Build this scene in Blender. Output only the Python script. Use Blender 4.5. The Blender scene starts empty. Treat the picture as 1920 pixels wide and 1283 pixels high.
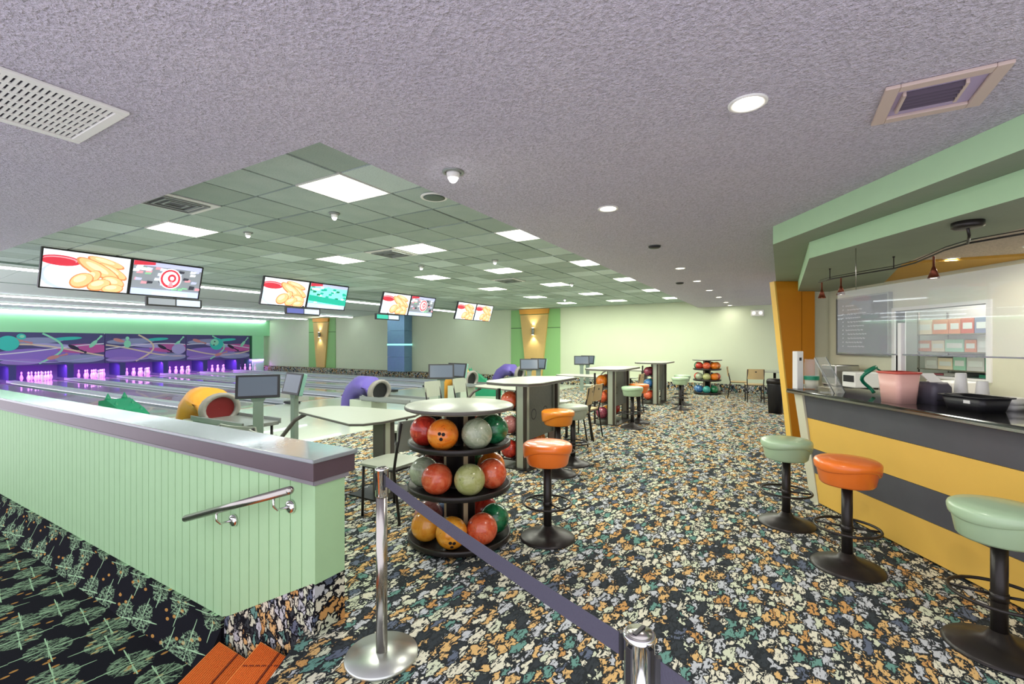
import bpy, math, random
from mathutils import Vector, Matrix
random.seed(7)
S = bpy.context.scene
COL = S.collection
R = math.radians
# ------------------------------------------------------------------ camera, world, exposure
cam = bpy.data.cameras.new('camera'); camo = bpy.data.objects.new('camera', cam); COL.objects.link(camo)
cam.sensor_width = 36; cam.lens = 16.125; cam.shift_y = 3.5/1920; cam.clip_start = .02
camo.location = (0, 0, 1.5); camo.rotation_euler = (R(90), 0, 0); S.camera = camo
S.view_settings.view_transform = 'Standard'; S.view_settings.look = 'None'
S.view_settings.exposure = 0.0; S.view_settings.gamma = 1; S.view_settings.use_curve_mapping = False
W = bpy.data.worlds.new('world'); S.world = W; W.use_nodes = True
W.node_tree.nodes['Background'].inputs[0].default_value = (.93, .90, 1.0, 1)
W.node_tree.nodes['Background'].inputs[1].default_value = 1.75
TH = R(30.4); PHI = R(90)-TH          # the lanes' grid is turned against the bar
ST, CT = math.sin(TH), math.cos(TH)
def UV(a, b, z=0): return Vector((a*ST-b*CT, a*CT+b*ST, z))
def area(name, loc, rot, sx, sy, power, color):
    l = bpy.data.lights.new(name, 'AREA'); l.shape = 'RECTANGLE'; l.size = sx; l.size_y = sy
    l.energy = power; l.color = color
    o = bpy.data.objects.new(name, l); COL.objects.link(o); o.location = loc; o.rotation_euler = rot
    return o
LANE_A = [1.95+3.4*k for k in range(4)]
B_MASK = 25.8
for k in range(4):      # ultraviolet tubes over the pin decks
    area('pin_deck_light', UV(LANE_A[k]+1.65, B_MASK-.35, .62), (R(20), 0, PHI), 3.2,   .1, 75, (.6, .12, 1))
def panel_light(name, a, b, z, sx, sy, power, color): return area(name, UV(a, b, z), (0, 0, PHI), sx, sy, power, color)
# ------------------------------------------------------------------ materials
def lin(c):
    if isinstance(c, str): c = tuple(int(c[i:i+2], 16)/255 for i in (0, 2, 4))
    return tuple((x/12.92 if x <= .04045 else ((x+.055)/1.055)**2.4) for x in c)+(1,)
class NT:
    def __init__(s, name):
        s.m = bpy.data.materials.new(name); s.m.use_nodes = True; s.t = s.m.node_tree
        s.b = s.t.nodes['Principled BSDF']
    def n(s, typ, ins=None, **props):
        x = s.t.nodes.new('ShaderNode'+typ)
        for k, v in props.items(): setattr(x, k, v)
        for k, v in (ins or {}).items(): s.set(x.inputs[k], v)
        return x
    def set(s, sock, v):
        if isinstance(v, bpy.types.NodeSocket): s.t.links.new(v, sock)
        else: sock.default_value = v
    def math(s, op, a, b=0.0, c=None):
        x = s.n('Math', operation=op); s.set(x.inputs[0], a); s.set(x.inputs[1], b)
        if c is not None: s.set(x.inputs[2], c)
        return x.outputs[0]
    def vmath(s, op, a, b=None, scale=None):
        x = s.n('VectorMath', operation=op); s.set(x.inputs[0], a)
        if b is not None: s.set(x.inputs[1], b)
        if scale is not None: s.set(x.inputs['Scale'], scale)
        return x.outputs[1] if op in ('LENGTH', 'DISTANCE', 'DOT_PRODUCT') else x.outputs[0]
    def mix(s, f, a, b):
        x = s.n('Mix', data_type='RGBA'); s.set(x.inputs[0], f); s.set(x.inputs[6], a); s.set(x.inputs[7], b)
        return x.outputs[2]
    def ramp(s, f, stops, const=False):
        x = s.n('ValToRGB'); s.set(x.inputs[0], f); r = x.color_ramp
        if const: r.interpolation = 'CONSTANT'
        while len(r.elements) < len(stops): r.elements.new(.5)
        for e, (p, c) in zip(r.elements, stops): e.position = p; e.color = lin(c) if isinstance(c, str) else (c, c, c, 1)
        return x.outputs[0]
    def obj(s): return s.n('TexCoord').outputs['Object']
    def noise(s, vec, scale, detail=2, rough=.5, dist=0):
        x = s.n('TexNoise', {'Scale': scale, 'Detail': detail, 'Roughness': rough, 'Distortion': dist}); s.set(x.inputs['Vector'], vec)
        return x.outputs['Fac']
    def bump(s, h, strength=.3, dist=.01):
        x = s.n('Bump', {'Strength': strength, 'Distance': dist, 'Height': h}); s.t.links.new(x.outputs[0], s.b.inputs['Normal'])
MC = {}
def mat(name, col, rough=.5, metal=0, var=0, vs=8, bump=0, bs=60, coat=0, emit=0, spec=None):
    if name in MC: return MC[name]
    t = NT(name); MC[name] = t.m; b = t.b
    c = lin(col)
    b.inputs['Base Color'].default_value = c; b.inputs['Roughness'].default_value = rough; b.inputs['Metallic'].default_value = metal
    if coat: b.inputs['Coat Weight'].default_value = coat; b.inputs['Coat Roughness'].default_value = .08
    if spec is not None: b.inputs['Specular IOR Level'].default_value = spec
    if var or bump:
        o = t.obj()
        if var:
            f = t.noise(o, vs, 4, .6)
            d = tuple(max(0, x*(1-var)) for x in c[:3])+(1,); e = tuple(min(1, x*(1+var)) for x in c[:3])+(1,)
            t.set(b.inputs['Base Color'], t.mix(f, d, e))
        if bump: t.bump(t.noise(o, bs, 3), bump, .01)
    if emit:
        b.inputs['Emission Color'].default_value = c; b.inputs['Emission Strength'].default_value = emit
    return t.m
def grain(name, c1, c2, rough=.35, sc=(1, 30, 1), coat=0):
    t = NT(name); MC[name] = t.m
    m = t.n('Mapping', {'Vector': t.obj(), 'Scale': sc}).outputs[0]
    t.set(t.b.inputs['Base Color'], t.mix(t.noise(m, 3, 5, .6), lin(c1), lin(c2))); t.b.inputs['Roughness'].default_value = rough
    t.b.inputs['Coat Weight'].default_value = coat
    return t.m
def stucco(name, c1, c2):
    t = NT(name); MC[name] = t.m; o = t.obj()
    f = t.noise(o, 62, 3, .6); big = t.noise(o, 1.3, 2)
    base = t.mix(big, lin(c1), lin(c2))
    dark = t.mix(t.ramp(f, [(.35, .55), (.62, 1.0)]), (.0, .0, .0, 1), base)
    fleck = t.mix(.62, base, dark)
    t.set(t.b.inputs['Base Color'], fleck); t.b.inputs['Roughness'].default_value = .85
    t.bump(f, .9, .03)
    return t.m
M_stucco = stucco('stucco', 'd0cade', 'dcd6e2')
def tile_mat(name, c1, c2):
    t = NT(name); MC[name] = t.m; o = t.obj()
    f = t.noise(o, 90, 4, .7); g = t.noise(o, 3, 3)
    rnd = t.n('ObjectInfo').outputs['Random']
    c = t.mix(g, lin(c1), lin(c2)); c = t.mix(t.ramp(rnd, [(0, 0.0), (.72, .0), (.86, .35), (1, .75)]), c, lin('d4e4e0')); c = t.mix(t.ramp(rnd, [(0, .45), (.4, .0)]), c, lin('7c8c7c'))
    c = t.mix(t.ramp(f, [(.3, .35), (.5, 0.0)]), c, lin('5a665c'))
    t.set(t.b.inputs['Base Color'], c); t.b.inputs['Roughness'].default_value = .9; t.bump(f, .3, .01)
    return t.m
M_tile = tile_mat('acoustic_tile', '9cb0a8', 'c0cec6')
def carpet(name, dark='2e3234'):
    t = NT(name); MC[name] = t.m; o = t.obj()
    nz = t.n('TexNoise', {'Vector': o, 'Scale': 30.0, 'Detail': 3.0}).outputs['Color']
    w = t.vmath('ADD', o, t.vmath('SCALE', t.vmath('SUBTRACT', nz, (.5, .5, .5)), scale=.075))
    w = t.n('Mapping', {'Vector': w, 'Rotation': (0, 0, .7), 'Scale': (.8, 1.7, 1.2)}).outputs[0]
    v = t.n('TexVoronoi', {'Vector': w, 'Scale': 12.5}); e = t.n('TexVoronoi', {'Vector': w, 'Scale': 12.5}, feature='DISTANCE_TO_EDGE')
    rc = t.n('SeparateColor', {'Color': v.outputs['Color']}).outputs[0]
    c = t.ramp(rc, [(0, '3a4044'), (.10, 'dab478'), (.28, 'dfdcc6'), (.47, 'c0c4c8'), (.64, 'd0d6bc'), (.81, '6b978c'), (.89, 'cc9c60'), (.95, '656e80')], True)
    mk = t.ramp(e.outputs['Distance'], [(.06, 0.0), (.10, 1.0)])
    m2 = t.n('Mapping', {'Vector': o, 'Rotation': (0, 0, 1.1), 'Scale': (1, 4, 2)}).outputs[0]
    st = t.ramp(t.noise(m2, 16, 3, .7), [(.42, 0.0), (.47, 1.0)])
    mk = t.math('MULTIPLY', mk, st)
    t.set(t.b.inputs['Base Color'], t.mix(mk, lin(dark), c)); t.b.inputs['Roughness'].default_value = .95
    t.b.inputs['Specular IOR Level'].default_value = .1
    t.bump(t.noise(o, 300, 2), .4, .005)
    return t.m
M_carpet = carpet('concourse_carpet')
def star_carpet(name, side=False):
    t = NT(name); MC[name] = t.m; o = t.obj()
    if side:
        sp = t.n('SeparateXYZ', {0: o}); o2 = t.n('CombineXYZ', {0: sp.outputs[1], 1: t.math('MULTIPLY', sp.outputs[2], 1.3)}).outputs[0]
    else: o2 = o
    v = t.n('TexVoronoi', {'Vector': o2, 'Scale': 3.3, 'Randomness': .5}, voronoi_dimensions='2D')
    d = t.vmath('SUBTRACT', o2, v.outputs['Position']); sp = t.n('SeparateXYZ', {0: d})
    r = t.n('Math', operation='SQRT'); t.set(r.inputs[0], t.math('ADD', t.math('MULTIPLY', sp.outputs[0], sp.outputs[0]), t.math('MULTIPLY', sp.outputs[1], sp.outputs[1]))); r = r.outputs[0]
    ang = t.math('ARCTAN2', sp.outputs[1], sp.outputs[0])
    def rays(n, off, k, rad):
        c = t.math('ABSOLUTE', t.math('COSINE', t.math('MULTIPLY_ADD', ang, n, off)))
        w = t.math('MULTIPLY', t.math('SUBTRACT', 1.0, t.math('POWER', c, k)), 1.0)
        lim = t.math('MULTIPLY', t.math('POWER', c, k), rad)
        return t.math('LESS_THAN', r, t.math('ADD', lim, .009))
    s1 = rays(2.0, .3, 260.0, .19); s2 = rays(4.0, .9, 160.0, .12)
    nz = t.ramp(t.noise(t.n('Mapping', {'Vector': o2, 'Rotation': (0, 0, .6), 'Scale': (1, 3, 1)}).outputs[0], 26, 3, .75), [(.48, 0.0), (.54, 1.0)])
    blob = t.math('MULTIPLY', t.math('LESS_THAN', r, .115), nz)
    mk = t.math('MAXIMUM', t.math('MAXIMUM', s1, s2), t.math('MULTIPLY', blob, .55))
    v2 = t.n('TexVoronoi', {'Vector': t.n('Mapping', {'Vector': o2, 'Rotation': (0, 0, .5), 'Scale': (1, 1.9, 1)}).outputs[0], 'Scale': 11.0}, voronoi_dimensions='2D')
    sel = t.math('GREATER_THAN', t.n('SeparateColor', {'Color': v2.outputs['Color']}).outputs[0], .8)
    ds = t.math('MULTIPLY', t.math('LESS_THAN', v2.outputs['Distance'], .22), sel)
    c = t.mix(ds, lin('1b1c22'), lin('b98a4a')); c = t.mix(mk, c, lin('aed4a8'))
    t.set(t.b.inputs['Base Color'], c); t.b.inputs['Roughness'].default_value = .95; t.b.inputs['Specular IOR Level'].default_value = .1
    t.bump(t.noise(o, 300, 2), .4, .005)
    return t.m
M_star = star_carpet('starburst_carpet'); M_star_side = star_carpet('starburst_carpet_upright', True)
def marble(name, c1, c2, c3, sc=7):
    t = NT(name); MC[name] = t.m; o = t.obj()
    rnd = t.n('ObjectInfo').outputs['Random']
    p = t.vmath('ADD', o, t.n('CombineXYZ', {0: t.math('MULTIPLY', rnd, 9.0), 1: rnd, 2: rnd}).outputs[0])
    f = t.noise(p, sc, 5, .62, 2.2)
    c = t.mix(t.ramp(f, [(.42, 0.0), (.6, 1.0)]), lin(c1), lin(c2))
    c = t.mix(t.ramp(t.noise(p, 22, 4, .7, 1.5), [(.6, 0.0), (.67, .8)]), c, lin(c3))
    t.set(t.b.inputs['Base Color'], c); t.b.inputs['Roughness'].default_value = .22; t.b.inputs['Coat Weight'].default_value = .5
    return t.m
BALLM = {'orange': marble('ball_orange', 'e8761c', 'ee8f2c', '8e3a16'), 'red': marble('ball_red', 'a82a20', 'd8452e', '5c1510'),
 'coral': marble('ball_coral', 'd2502c', 'e2734c', '9a4a3a'), 'grey green': marble('ball_grey_green', '8f9c80', 'aeb69c', 'd8dcc8'),
 'green': marble('ball_green', '155a35', '2a8454', '0b2c1c'), 'pale green': marble('ball_pale_green', 'a9ae6c', 'bcc088', '6d7040'),
 'yellow orange': marble('ball_yellow', 'e29228', 'eda83c', 'a35a1a'), 'dark brown': marble('ball_brown', '4a2a26', '7a4038', '2a1612'),
 'black': marble('ball_black', '1f222c', '30343f', '50545c'), 'dusty pink': marble('ball_pink', 'b26a62', 'c98c84', '7a3c38'),
 'blue': marble('ball_blue', '2e5f9a', '4a86b8', '1b2c50'), 'teal': marble('ball_teal', '2c8a86', '4cb0a4', '164848'),
 'maroon': marble('ball_maroon', '6e2838', '9a4458', '3a1420')}
M_wallgreen = mat('wall_pale_green', 'c3d9b8', .75, var=.05, vs=2)
M_board = mat('board_green', 'abd3a2', .6, var=.06, vs=6, bump=.15, bs=20)
M_green = mat('mask_green', 'a2eab0', .7)
M_soffit = mat('soffit_green', 'b6dab0', .7, var=.04)
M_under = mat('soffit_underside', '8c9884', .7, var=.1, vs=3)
M_yellow = mat('bar_yellow', 'eec25c', .45, var=.06, vs=3)
M_mustard = mat('mustard', 'b98d2c', .6, var=.05)
M_orange_wall = mat('pylon_orange', 'd98a0c', .5, var=.08, vs=3)
M_dark = mat('bar_slate', '57595e', .4, var=.15, vs=5)
M_cream = mat('cream', 'd8d6bc', .6)
M_black = mat('black_metal', '2a2624', .35, .3, var=.1)
M_black2 = mat('black_plastic', '202024', .4)
M_steel = mat('brushed_steel', 'b8b4ae', .22, 1.0)
M_chrome = mat('chrome', 'dcdcdc', .08, 1.0)
M_white = mat('white_paint', 'e8e8e4', .5)
M_lam = mat('pale_laminate', 'a9afa0', .3, var=.05, vs=12)
M_edge = mat('dark_edge', '5a5650', .4)
M_capt = mat('cap_top', '8f979a', .18, var=.2, vs=4, coat=.6)
M_capf = mat('cap_fascia', '5a4a52', .3, var=.1)
M_glow = mat('lamp_panel', 'f4ffe6', .5, emit=7)
M_gloww = mat('lamp_warm', 'fff4dc', .5, emit=14)
M_strip = mat('lamp_strip', 'eef8ff', .5, emit=14)
M_seat_o = mat('vinyl_orange', 'f07a28', .3, var=.04, coat=.3)
M_seat_y = mat('vinyl_amber', 'ee8c1e', .3, var=.04, coat=.3)
M_seat_g = mat('vinyl_green', 'adc9a4', .3, var=.04, coat=.3)
M_seat_w = mat('vinyl_grey', 'a9b3a0', .35, var=.04)
M_tbar = mat('ceiling_grid', '1e2622', .7)
M_grey = mat('grey_metal', '8d9390', .35, .4)
M_greyd = mat('slotted_panel', '6f726a', .4, .6, var=.15, vs=30, bump=.3, bs=40)
M_tan = mat('tan_wood', 'c0a878', .45, var=.1)
M_brown = mat('brown_edge', '6a4a38', .5)
M_glass = mat('glass_white_haze', 'f4fbff', .02)
def glassmat():
    b = M_glass.node_tree.nodes['Principled BSDF']; b.inputs['Transmission Weight'].default_value = .0; b.inputs['Alpha'].default_value = .17  # white haze of reflections is put into the glass through its alpha
    b.inputs['Specular IOR Level'].default_value = 1.0; b.inputs['Coat Weight'].default_value = .6
glassmat()
M_approach = grain('approach_wood', 'c9d6c2', 'dbe3d2', .22, (.5, 14, 1), .3)
M_lane = grain('lane_wood', 'c9b8a8', 'e2d2c2', .12, (8, .4, 1), .6)
M_gutter = mat('gutter_grey', '62696e', .4, .3)
M_divider = mat('divider_grey', 'b4bec0', .3, .1)
# ------------------------------------------------------------------ mesh building
class MB:
    def __init__(s): s.v = []; s.f = []; s.m = []; s.sm = []
    def add(s, vs, fs, mi=0, smooth=False):
        o = len(s.v); s.v += [tuple(v) for v in vs]; s.f += [tuple(i+o for i in f) for f in fs]
        s.m += [mi]*len(fs); s.sm += [smooth]*len(fs); return s
    def box(s, x0, x1, y0, y1, z0, z1, mi=0):
        return s.add([(x, y, z) for z in (z0, z1) for y in (y0, y1) for x in (x0, x1)],
          [(0, 2, 3, 1), (4, 5, 7, 6), (0, 1, 5, 4), (2, 6, 7, 3), (0, 4, 6, 2), (1, 3, 7, 5)], mi)
    def prism(s, poly, z0, z1, mi=0, mside=None):
        n = len(poly); a = sum(poly[i][0]*poly[(i+1) % n][1]-poly[(i+1) % n][0]*poly[i][1] for i in range(n))
        if a < 0: poly = poly[::-1]
        o = [(x, y, z0) for x, y in poly]+[(x, y, z1) for x, y in poly]
        s.add(o, [tuple(range(n))[::-1], tuple(range(n, 2*n))], mi)
        return s.add(o, [(i, (i+1) % n, n+(i+1) % n, n+i) for i in range(n)], mi if mside is None else mside)
    def prism_xz(s, poly, y0, y1, mi=0):      # outline in x,z extruded along y
        k = len(s.v); s.prism(poly, y0, y1, mi)
        s.v[k:] = [(x, z, y) for x, y, z in s.v[k:]]
        s.f = [f if i < len(s.f)-len(poly)-2 else f[::-1] for i, f in enumerate(s.f)]
        return s
    def prism_yz(s, poly, x0, x1, mi=0):
        k = len(s.v); s.prism(poly, x0, x1, mi); s.v[k:] = [(z, x, y) for x, y, z in s.v[k:]]; return s
    def ring(s, pts):   # list of rings of equal count -> skin
        return s
    def loft(s, rings, mi=0, caps=True, smooth=True, closed=False):
        n = len(rings[0]); vs = [p for r in rings for p in r]; fs = []
        m = len(rings)
        for i in range(m if closed else m-1):
            j = (i+1) % m
            for k in range(n): fs.append((i*n+k, i*n+(k+1) % n, j*n+(k+1) % n, j*n+k))
        if caps and not closed:
            s.add(vs, fs, mi, smooth); o = len(s.v)-len(vs)
            s.f += [tuple(o+k for k in range(n))[::-1], tuple(o+(m-1)*n+k for k in range(n))]; s.m += [mi]*2; s.sm += [False]*2
            return s
        return s.add(vs, fs, mi, smooth)
    def lathe(s, prof, n=24, mi=0, cx=0, cy=0, caps=True, smooth=True):
        return s.loft([[(cx+r*math.cos(2*math.pi*k/n), cy+r*math.sin(2*math.pi*k/n), z) for k in range(n)] for r, z in prof], mi, caps, smooth)
    def cyl(s, cx, cy, z0, z1, r, n=16, mi=0): return s.lathe([(r, z0), (r, z1)], n, mi, cx, cy)
    def tube(s, path, r, n=8, mi=0, closed=False, flat=None):
        path = [Vector(p) for p in path]; m = len(path); rings = []; up = Vector((0, 0, 1))
        for i, p in enumerate(path):
            if closed: d = path[(i+1) % m]-path[i-1]
            else: d = path[min(i+1, m-1)]-path[max(i-1, 0)]
            d.normalize(); q = up if abs(d.z) < .95 else Vector((1, 0, 0))
            x = d.cross(q).normalized(); y = x.cross(d).normalized()
            rr = r[i] if isinstance(r, (list, tuple)) else r
            fx, fy = flat if flat else (1, 1)
            rings.append([tuple(p+x*(rr*fx*math.cos(2*math.pi*k/n))+y*(rr*fy*math.sin(2*math.pi*k/n))) for k in range(n)])
        return s.loft(rings, mi, not closed, True, closed)
    def sphere(s, c, r, n=24, m=12, mi=0):
        c = Vector(c); vs = [tuple(c+Vector((0, 0, -r)))]
        for i in range(1, m):
            t = math.pi*i/m-math.pi/2
            vs += [(c.x+r*math.cos(t)*math.cos(2*math.pi*k/n), c.y+r*math.cos(t)*math.sin(2*math.pi*k/n), c.z+r*math.sin(t)) for k in range(n)]
        vs.append(tuple(c+Vector((0, 0, r)))); fs = [(0, 1+(k+1) % n, 1+k) for k in range(n)]
        for i in range(m-2):
            for k in range(n): fs.append((1+i*n+k, 1+i*n+(k+1) % n, 1+(i+1)*n+(k+1) % n, 1+(i+1)*n+k))
        t = len(vs)-1; o = 1+(m-2)*n
        fs += [(t, o+k, o+(k+1) % n) for k in range(n)]
        return s.add(vs, fs, mi, True)
    def flat(s, pts, y, mi=0):               # face in the x,z plane looking towards -y
        a = sum(pts[i][0]*pts[(i+1) % len(pts)][1]-pts[(i+1) % len(pts)][0]*pts[i][1] for i in range(len(pts)))
        if a < 0: pts = pts[::-1]
        return s.add([(x, y, z) for x, z in pts], [tuple(range(len(pts)))], mi)
    def mesh(s, name, mats):
        me = bpy.data.meshes.new(name); me.from_pydata(s.v, [], s.f)
        for m in (mats if isinstance(mats, (list, tuple)) else [mats]): me.materials.append(m)
        me.polygons.foreach_set('material_index', s.m); me.polygons.foreach_set('use_smooth', s.sm); me.update()
        return me
    def build(s, name, mats, parent=None, bevel=0, loc=None, rot=None):
        o = bpy.data.objects.new(name, s.mesh(name, mats)); COL.objects.link(o)
        if parent: o.parent = parent
        if loc is not None: o.location = loc
        if rot is not None: o.rotation_euler = rot if isinstance(rot, tuple) else (0, 0, rot)
        if bevel:
            b = o.modifiers.new('bevel', 'BEVEL'); b.width = bevel; b.segments = 2; b.limit_method = 'ANGLE'; b.angle_limit = R(50)
        return o
def tag(o, label=None, cat=None, group=None, kind=None):
    if label: o['label'] = label
    if cat: o['category'] = cat
    if group: o['group'] = group
    if kind: o['kind'] = kind
    return o
def thing(name, label, cat, loc=(0, 0, 0), rz=0, group=None):
    o = bpy.data.objects.new(name, None); COL.objects.link(o); o.empty_display_size = .1
    o.location = loc; o.rotation_euler = rz if isinstance(rz, tuple) else (0, 0, rz)
    return tag(o, label, cat, group)
def struct(name, mb, m, parent=None, rot=PHI, loc=None):
    o = mb.build(name, m, parent, rot=rot if parent is None else None, loc=loc)
    if parent is None: o['kind'] = 'structure'
    return o
def dup(root, loc, rz, label=None, group=None):
    def cp(o, par):
        c = o.copy(); COL.objects.link(c); c.parent = par
        for ch in kids.get(o.name, []): cp(ch, c)
        return c
    kids = {}
    def walk(o):
        kids[o.name] = list(o.children)
        for ch in o.children: walk(ch)
    walk(root); c = cp(root, None); c.location = loc; c.rotation_euler = rz if isinstance(rz, tuple) else (0, 0, rz)
    if label: c['label'] = label
    if group: c['group'] = group
    return c
def inst(name, me, parent=None, loc=(0, 0, 0), rot=(0, 0, 0), scale=None):
    o = bpy.data.objects.new(name, me); COL.objects.link(o); o.parent = parent; o.location = loc; o.rotation_euler = rot
    if scale: o.scale = scale
    return o
def ell(cx, cz, rx, rz, n=20, rot=0):
    return [(cx+rx*math.cos(t)*math.cos(rot)-rz*math.sin(t)*math.sin(rot), cz+rx*math.cos(t)*math.sin(rot)+rz*math.sin(t)*math.cos(rot)) for t in [2*math.pi*k/n for k in range(n)]]
def band(pts, w):
    L = []; Rr = []
    for i, p in enumerate(pts):
        q = Vector(pts[min(i+1, len(pts)-1)])-Vector(pts[max(i-1, 0)]); q.normalize(); ww = w[i] if isinstance(w, list) else w
        L.append((p[0]-q.y*ww, p[1]+q.x*ww)); Rr.append((p[0]+q.y*ww, p[1]-q.x*ww))
    return L, Rr
def flat_band(mb, pts, w, y, mi):
    L, Rr = band(pts, w)
    for i in range(len(pts)-1): mb.flat([L[i], L[i+1], Rr[i+1], Rr[i]], y, mi)
# ------------------------------------------------------------------ shell
Z_T, Z_S = 2.86, 2.67
A_W = 15.75
# floors
def ab(x, y): return (x*ST+y*CT, -x*CT+y*ST)
m = MB(); X1, X2, X3 = -1.085, -1.40, -1.768      # step edges run parallel to the bar
wy = lambda x, a=1.5: (a-x*ST)/CT
m.prism([ab(X1, .6), ab(X1, wy(X1)), (1.6, ab(X1, wy(X1))[1]), (1.6, 6.2), (A_W, 6.2), (A_W, -3.2), ab(6.6, .6)], -.16, 0); struct('floor', m, M_carpet)
m = MB(); m.box(1.75, A_W, 6.2, 10.7, -.15, 0.0); struct('floor_approach', m, M_approach)
m = MB(); m.prism([ab(X3, .9), ab(X3, wy(X3)), (1.5, 10.2), (-.6, 10.2), ab(-5.5, .9)], -.6, -.44); struct('floor_lower', m, M_star)
# stairs with orange nosing mats
st = thing('stairs', 'two carpeted steps going down beside the end of the green half wall', 'stairs', (0, 0, 0), PHI); st['kind'] = 'structure'
MB().prism([ab(X2, .6), ab(X2, wy(X2)), ab(X1, wy(X1)), ab(X1, .6)], -.45, -.168).build('step', M_star, st)
MB().prism([ab(X3, .9), ab(X3, wy(X3)), ab(X2, wy(X2)), ab(X2, .9)], -.45, -.308).build('step', M_star, st)
M_omat = mat('orange_mat', 'ff9442', .7, var=.12, vs=30)
for xa, xb, z in ((X2, X1, -.168), (X3, X2, -.308)):
    q = lambda x, y: (x, y, 0)
    p = MB().prism([(xa+.004, 1.0), (xa+.004, wy(xa)-.012), (xb-.008, wy(xb)-.012), (xb-.008, 1.0)], z, z+.012).build('tread_mat', M_omat)
    tag(p, 'orange ribbed tread mat on the '+('upper' if z > -.2 else 'lower')+' step beside the half wall', 'mat', 'orange stair tread mats')
    rb = MB(); n = 26
    for i in range(n):
        x = xa+.012+i*(xb-xa-.03)/n; rb.box(x, x+.004, 1.0, wy(x)-.02, z+.012, z+.0165)
    rb.build('rib', mat('orange_rib', 'f07c30', .7), p)
    rb = MB()
    for k in range(8):
        y = 2.35-k*.16
        for i in range(9):
            x = xa+.02+i*(xb-xa-.03)/9
            if y < wy(x)-.03: rb.box(x, x+.022, y, y+.006, z+.012, z+.018)
    rb.build('groove', mat('mat_groove', '7e2f10', .8), p)
    MB().box((xa+xb)/2-.004, (xa+xb)/2+.004, 1.0, wy((xa+xb)/2)-.02, z+.012, z+.0185).build('seam', MC['mat_groove'], p)
# stucco ceiling (lower, round the tiled field)
m = MB(); m.prism([(1.73, 2.31), (A_W, 2.31), (A_W, -3.2), ab(6.6, .7), ab(-2.6, .7), ab(-8.5, 5.5), (1.73, 9.5)], Z_S, Z_T+.15); struct('ceiling', m, M_stucco)
# tiled ceiling: tiles laid in a grid, each its own piece
A0, B0, SP = 1.887, 3.04, .569
tc = thing('ceiling_tiled', None, None, (0, 0, 0), PHI); tc['kind'] = 'structure'
MB().box(1.7, A_W, 2.3, 11.1, Z_T+.035, Z_T+.2).build('ceiling_deck', M_tbar, tc)
lights = {(1, 0), (1, 5)}
for i in (5, 9, 13, 17, 21):
    for j in (-1, 2, 5): lights.add((i, j))
lights.discard((5, -1)); lights.add((5, -1))
vents = {(0, 3), (5, 3), (11, 3)}; spk = {(2, -1)}
cells = []
for i in range(-1, 25):
    for j in range(-2, 15):
        a0 = max(A0+i*SP, 1.74); a1 = min(A0+(i+1)*SP, A_W-.01); b0 = max(B0+j*SP, 2.32); b1 = min(B0+(j+1)*SP, 11.08)
        if a1-a0 < .05 or b1-b0 < .05 or (i, j) in lights: continue
        cells.append((UV((a0+a1)/2, (b0+b1)/2).length, i, j, a0, a1, b0, b1))
cells.sort(); G = .014
full = MB().box(-SP/2+G, SP/2-G, -SP/2+G, SP/2-G, 0, .025).mesh('ceiling_tile', M_tile)
rest = MB()
for n, (d, i, j, a0, a1, b0, b1) in enumerate(cells):
    if n < 298:
        if a1-a0 > SP-.002 and b1-b0 > SP-.002: me = full
        else:
            w, h = (a1-a0)/2-G, (b1-b0)/2-G; me = MB().box(-w, w, -h, h, 0, .025).mesh('ceiling_tile', M_tile)
        inst('ceiling_tile', me, tc, ((a0+a1)/2, (b0+b1)/2, Z_T+random.uniform(-.002, .003)), (random.uniform(-.008, .008), random.uniform(-.008, .008), 0))
    else: rest.box(a0+G, a1-G, b0+G, b1-G, Z_T, Z_T+.025)
r_ = rest.build('ceiling_tile_far', M_tile, tc); r_['kind'] = 'stuff'
# ceiling over the lanes, stepped bays
edges = [11.1, 14.6, 18.3, 21.8, 25.5]
for k in range(4):
    b0, b1 = edges[k], edges[k+1]
    lc = thing('ceiling_lane_bay', None, None, (0, 0, 0), PHI); lc['kind'] = 'structure'
    for q in range(12):
        x0 = 1.7+q*1.171; x1 = x0+1.16
        pb = MB(); pb.add([(x0, b0+.02, 3.0), (x1, b0+.02, 3.0), (x1, b1, 2.84), (x0, b1, 2.84), (x0, b0+.02, 3.04), (x1, b0+.02, 3.04), (x1, b1, 2.88), (x0, b1, 2.88)],
            [(0, 3, 2, 1), (4, 5, 6, 7), (0, 1, 5, 4), (1, 2, 6, 5), (2, 3, 7, 6), (3, 0, 4, 7)]).build('ceiling_panel', mat('bay_panel', 'd2e0da', .8), lc)
    MB().box(1.7, A_W, b0-.02, b0+.02, 2.83, 3.25).box(1.7, A_W, b0-.02, b1+.02, 3.2, 3.25).build('riser', mat('bay_riser', '8fa39a', .8), lc)
    s = thing('strip_light', ('long white strip light across the ceiling over the lanes, ' + ['nearest', 'second', 'third', 'farthest'][k]), 'light', UV(8.7, b1-.12 if k else b0+.3, 2.80), PHI, 'strip lights over the lanes')
    MB().box(-6.8, 6.8, -.05, .05, .01, .05).build('housing', M_white, s)
    MB().box(-6.75, 6.75, -.045, .045, -.02, .009).build('tube', M_strip, s)
# far wall (side wall of the lanes)
M_backdrop = mat('far_wall_paint', 'd0dabc', .75, var=.04, vs=1.5)
m = MB(); m.box(A_W, A_W+.2, -3.2, 26.5, -.1, 3.2); struct('wall_far', m, M_backdrop)
M_leaf = carpet('leaf_carpet', '15161c')
m = MB(); m.box(A_W-.1, A_W-.001, -3, 26, 0.001, .25); m.box(A_W-.35, A_W-.1, 10.7, 25.6, .02, .24); struct('baseboard_far', m, M_leaf)
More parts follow.
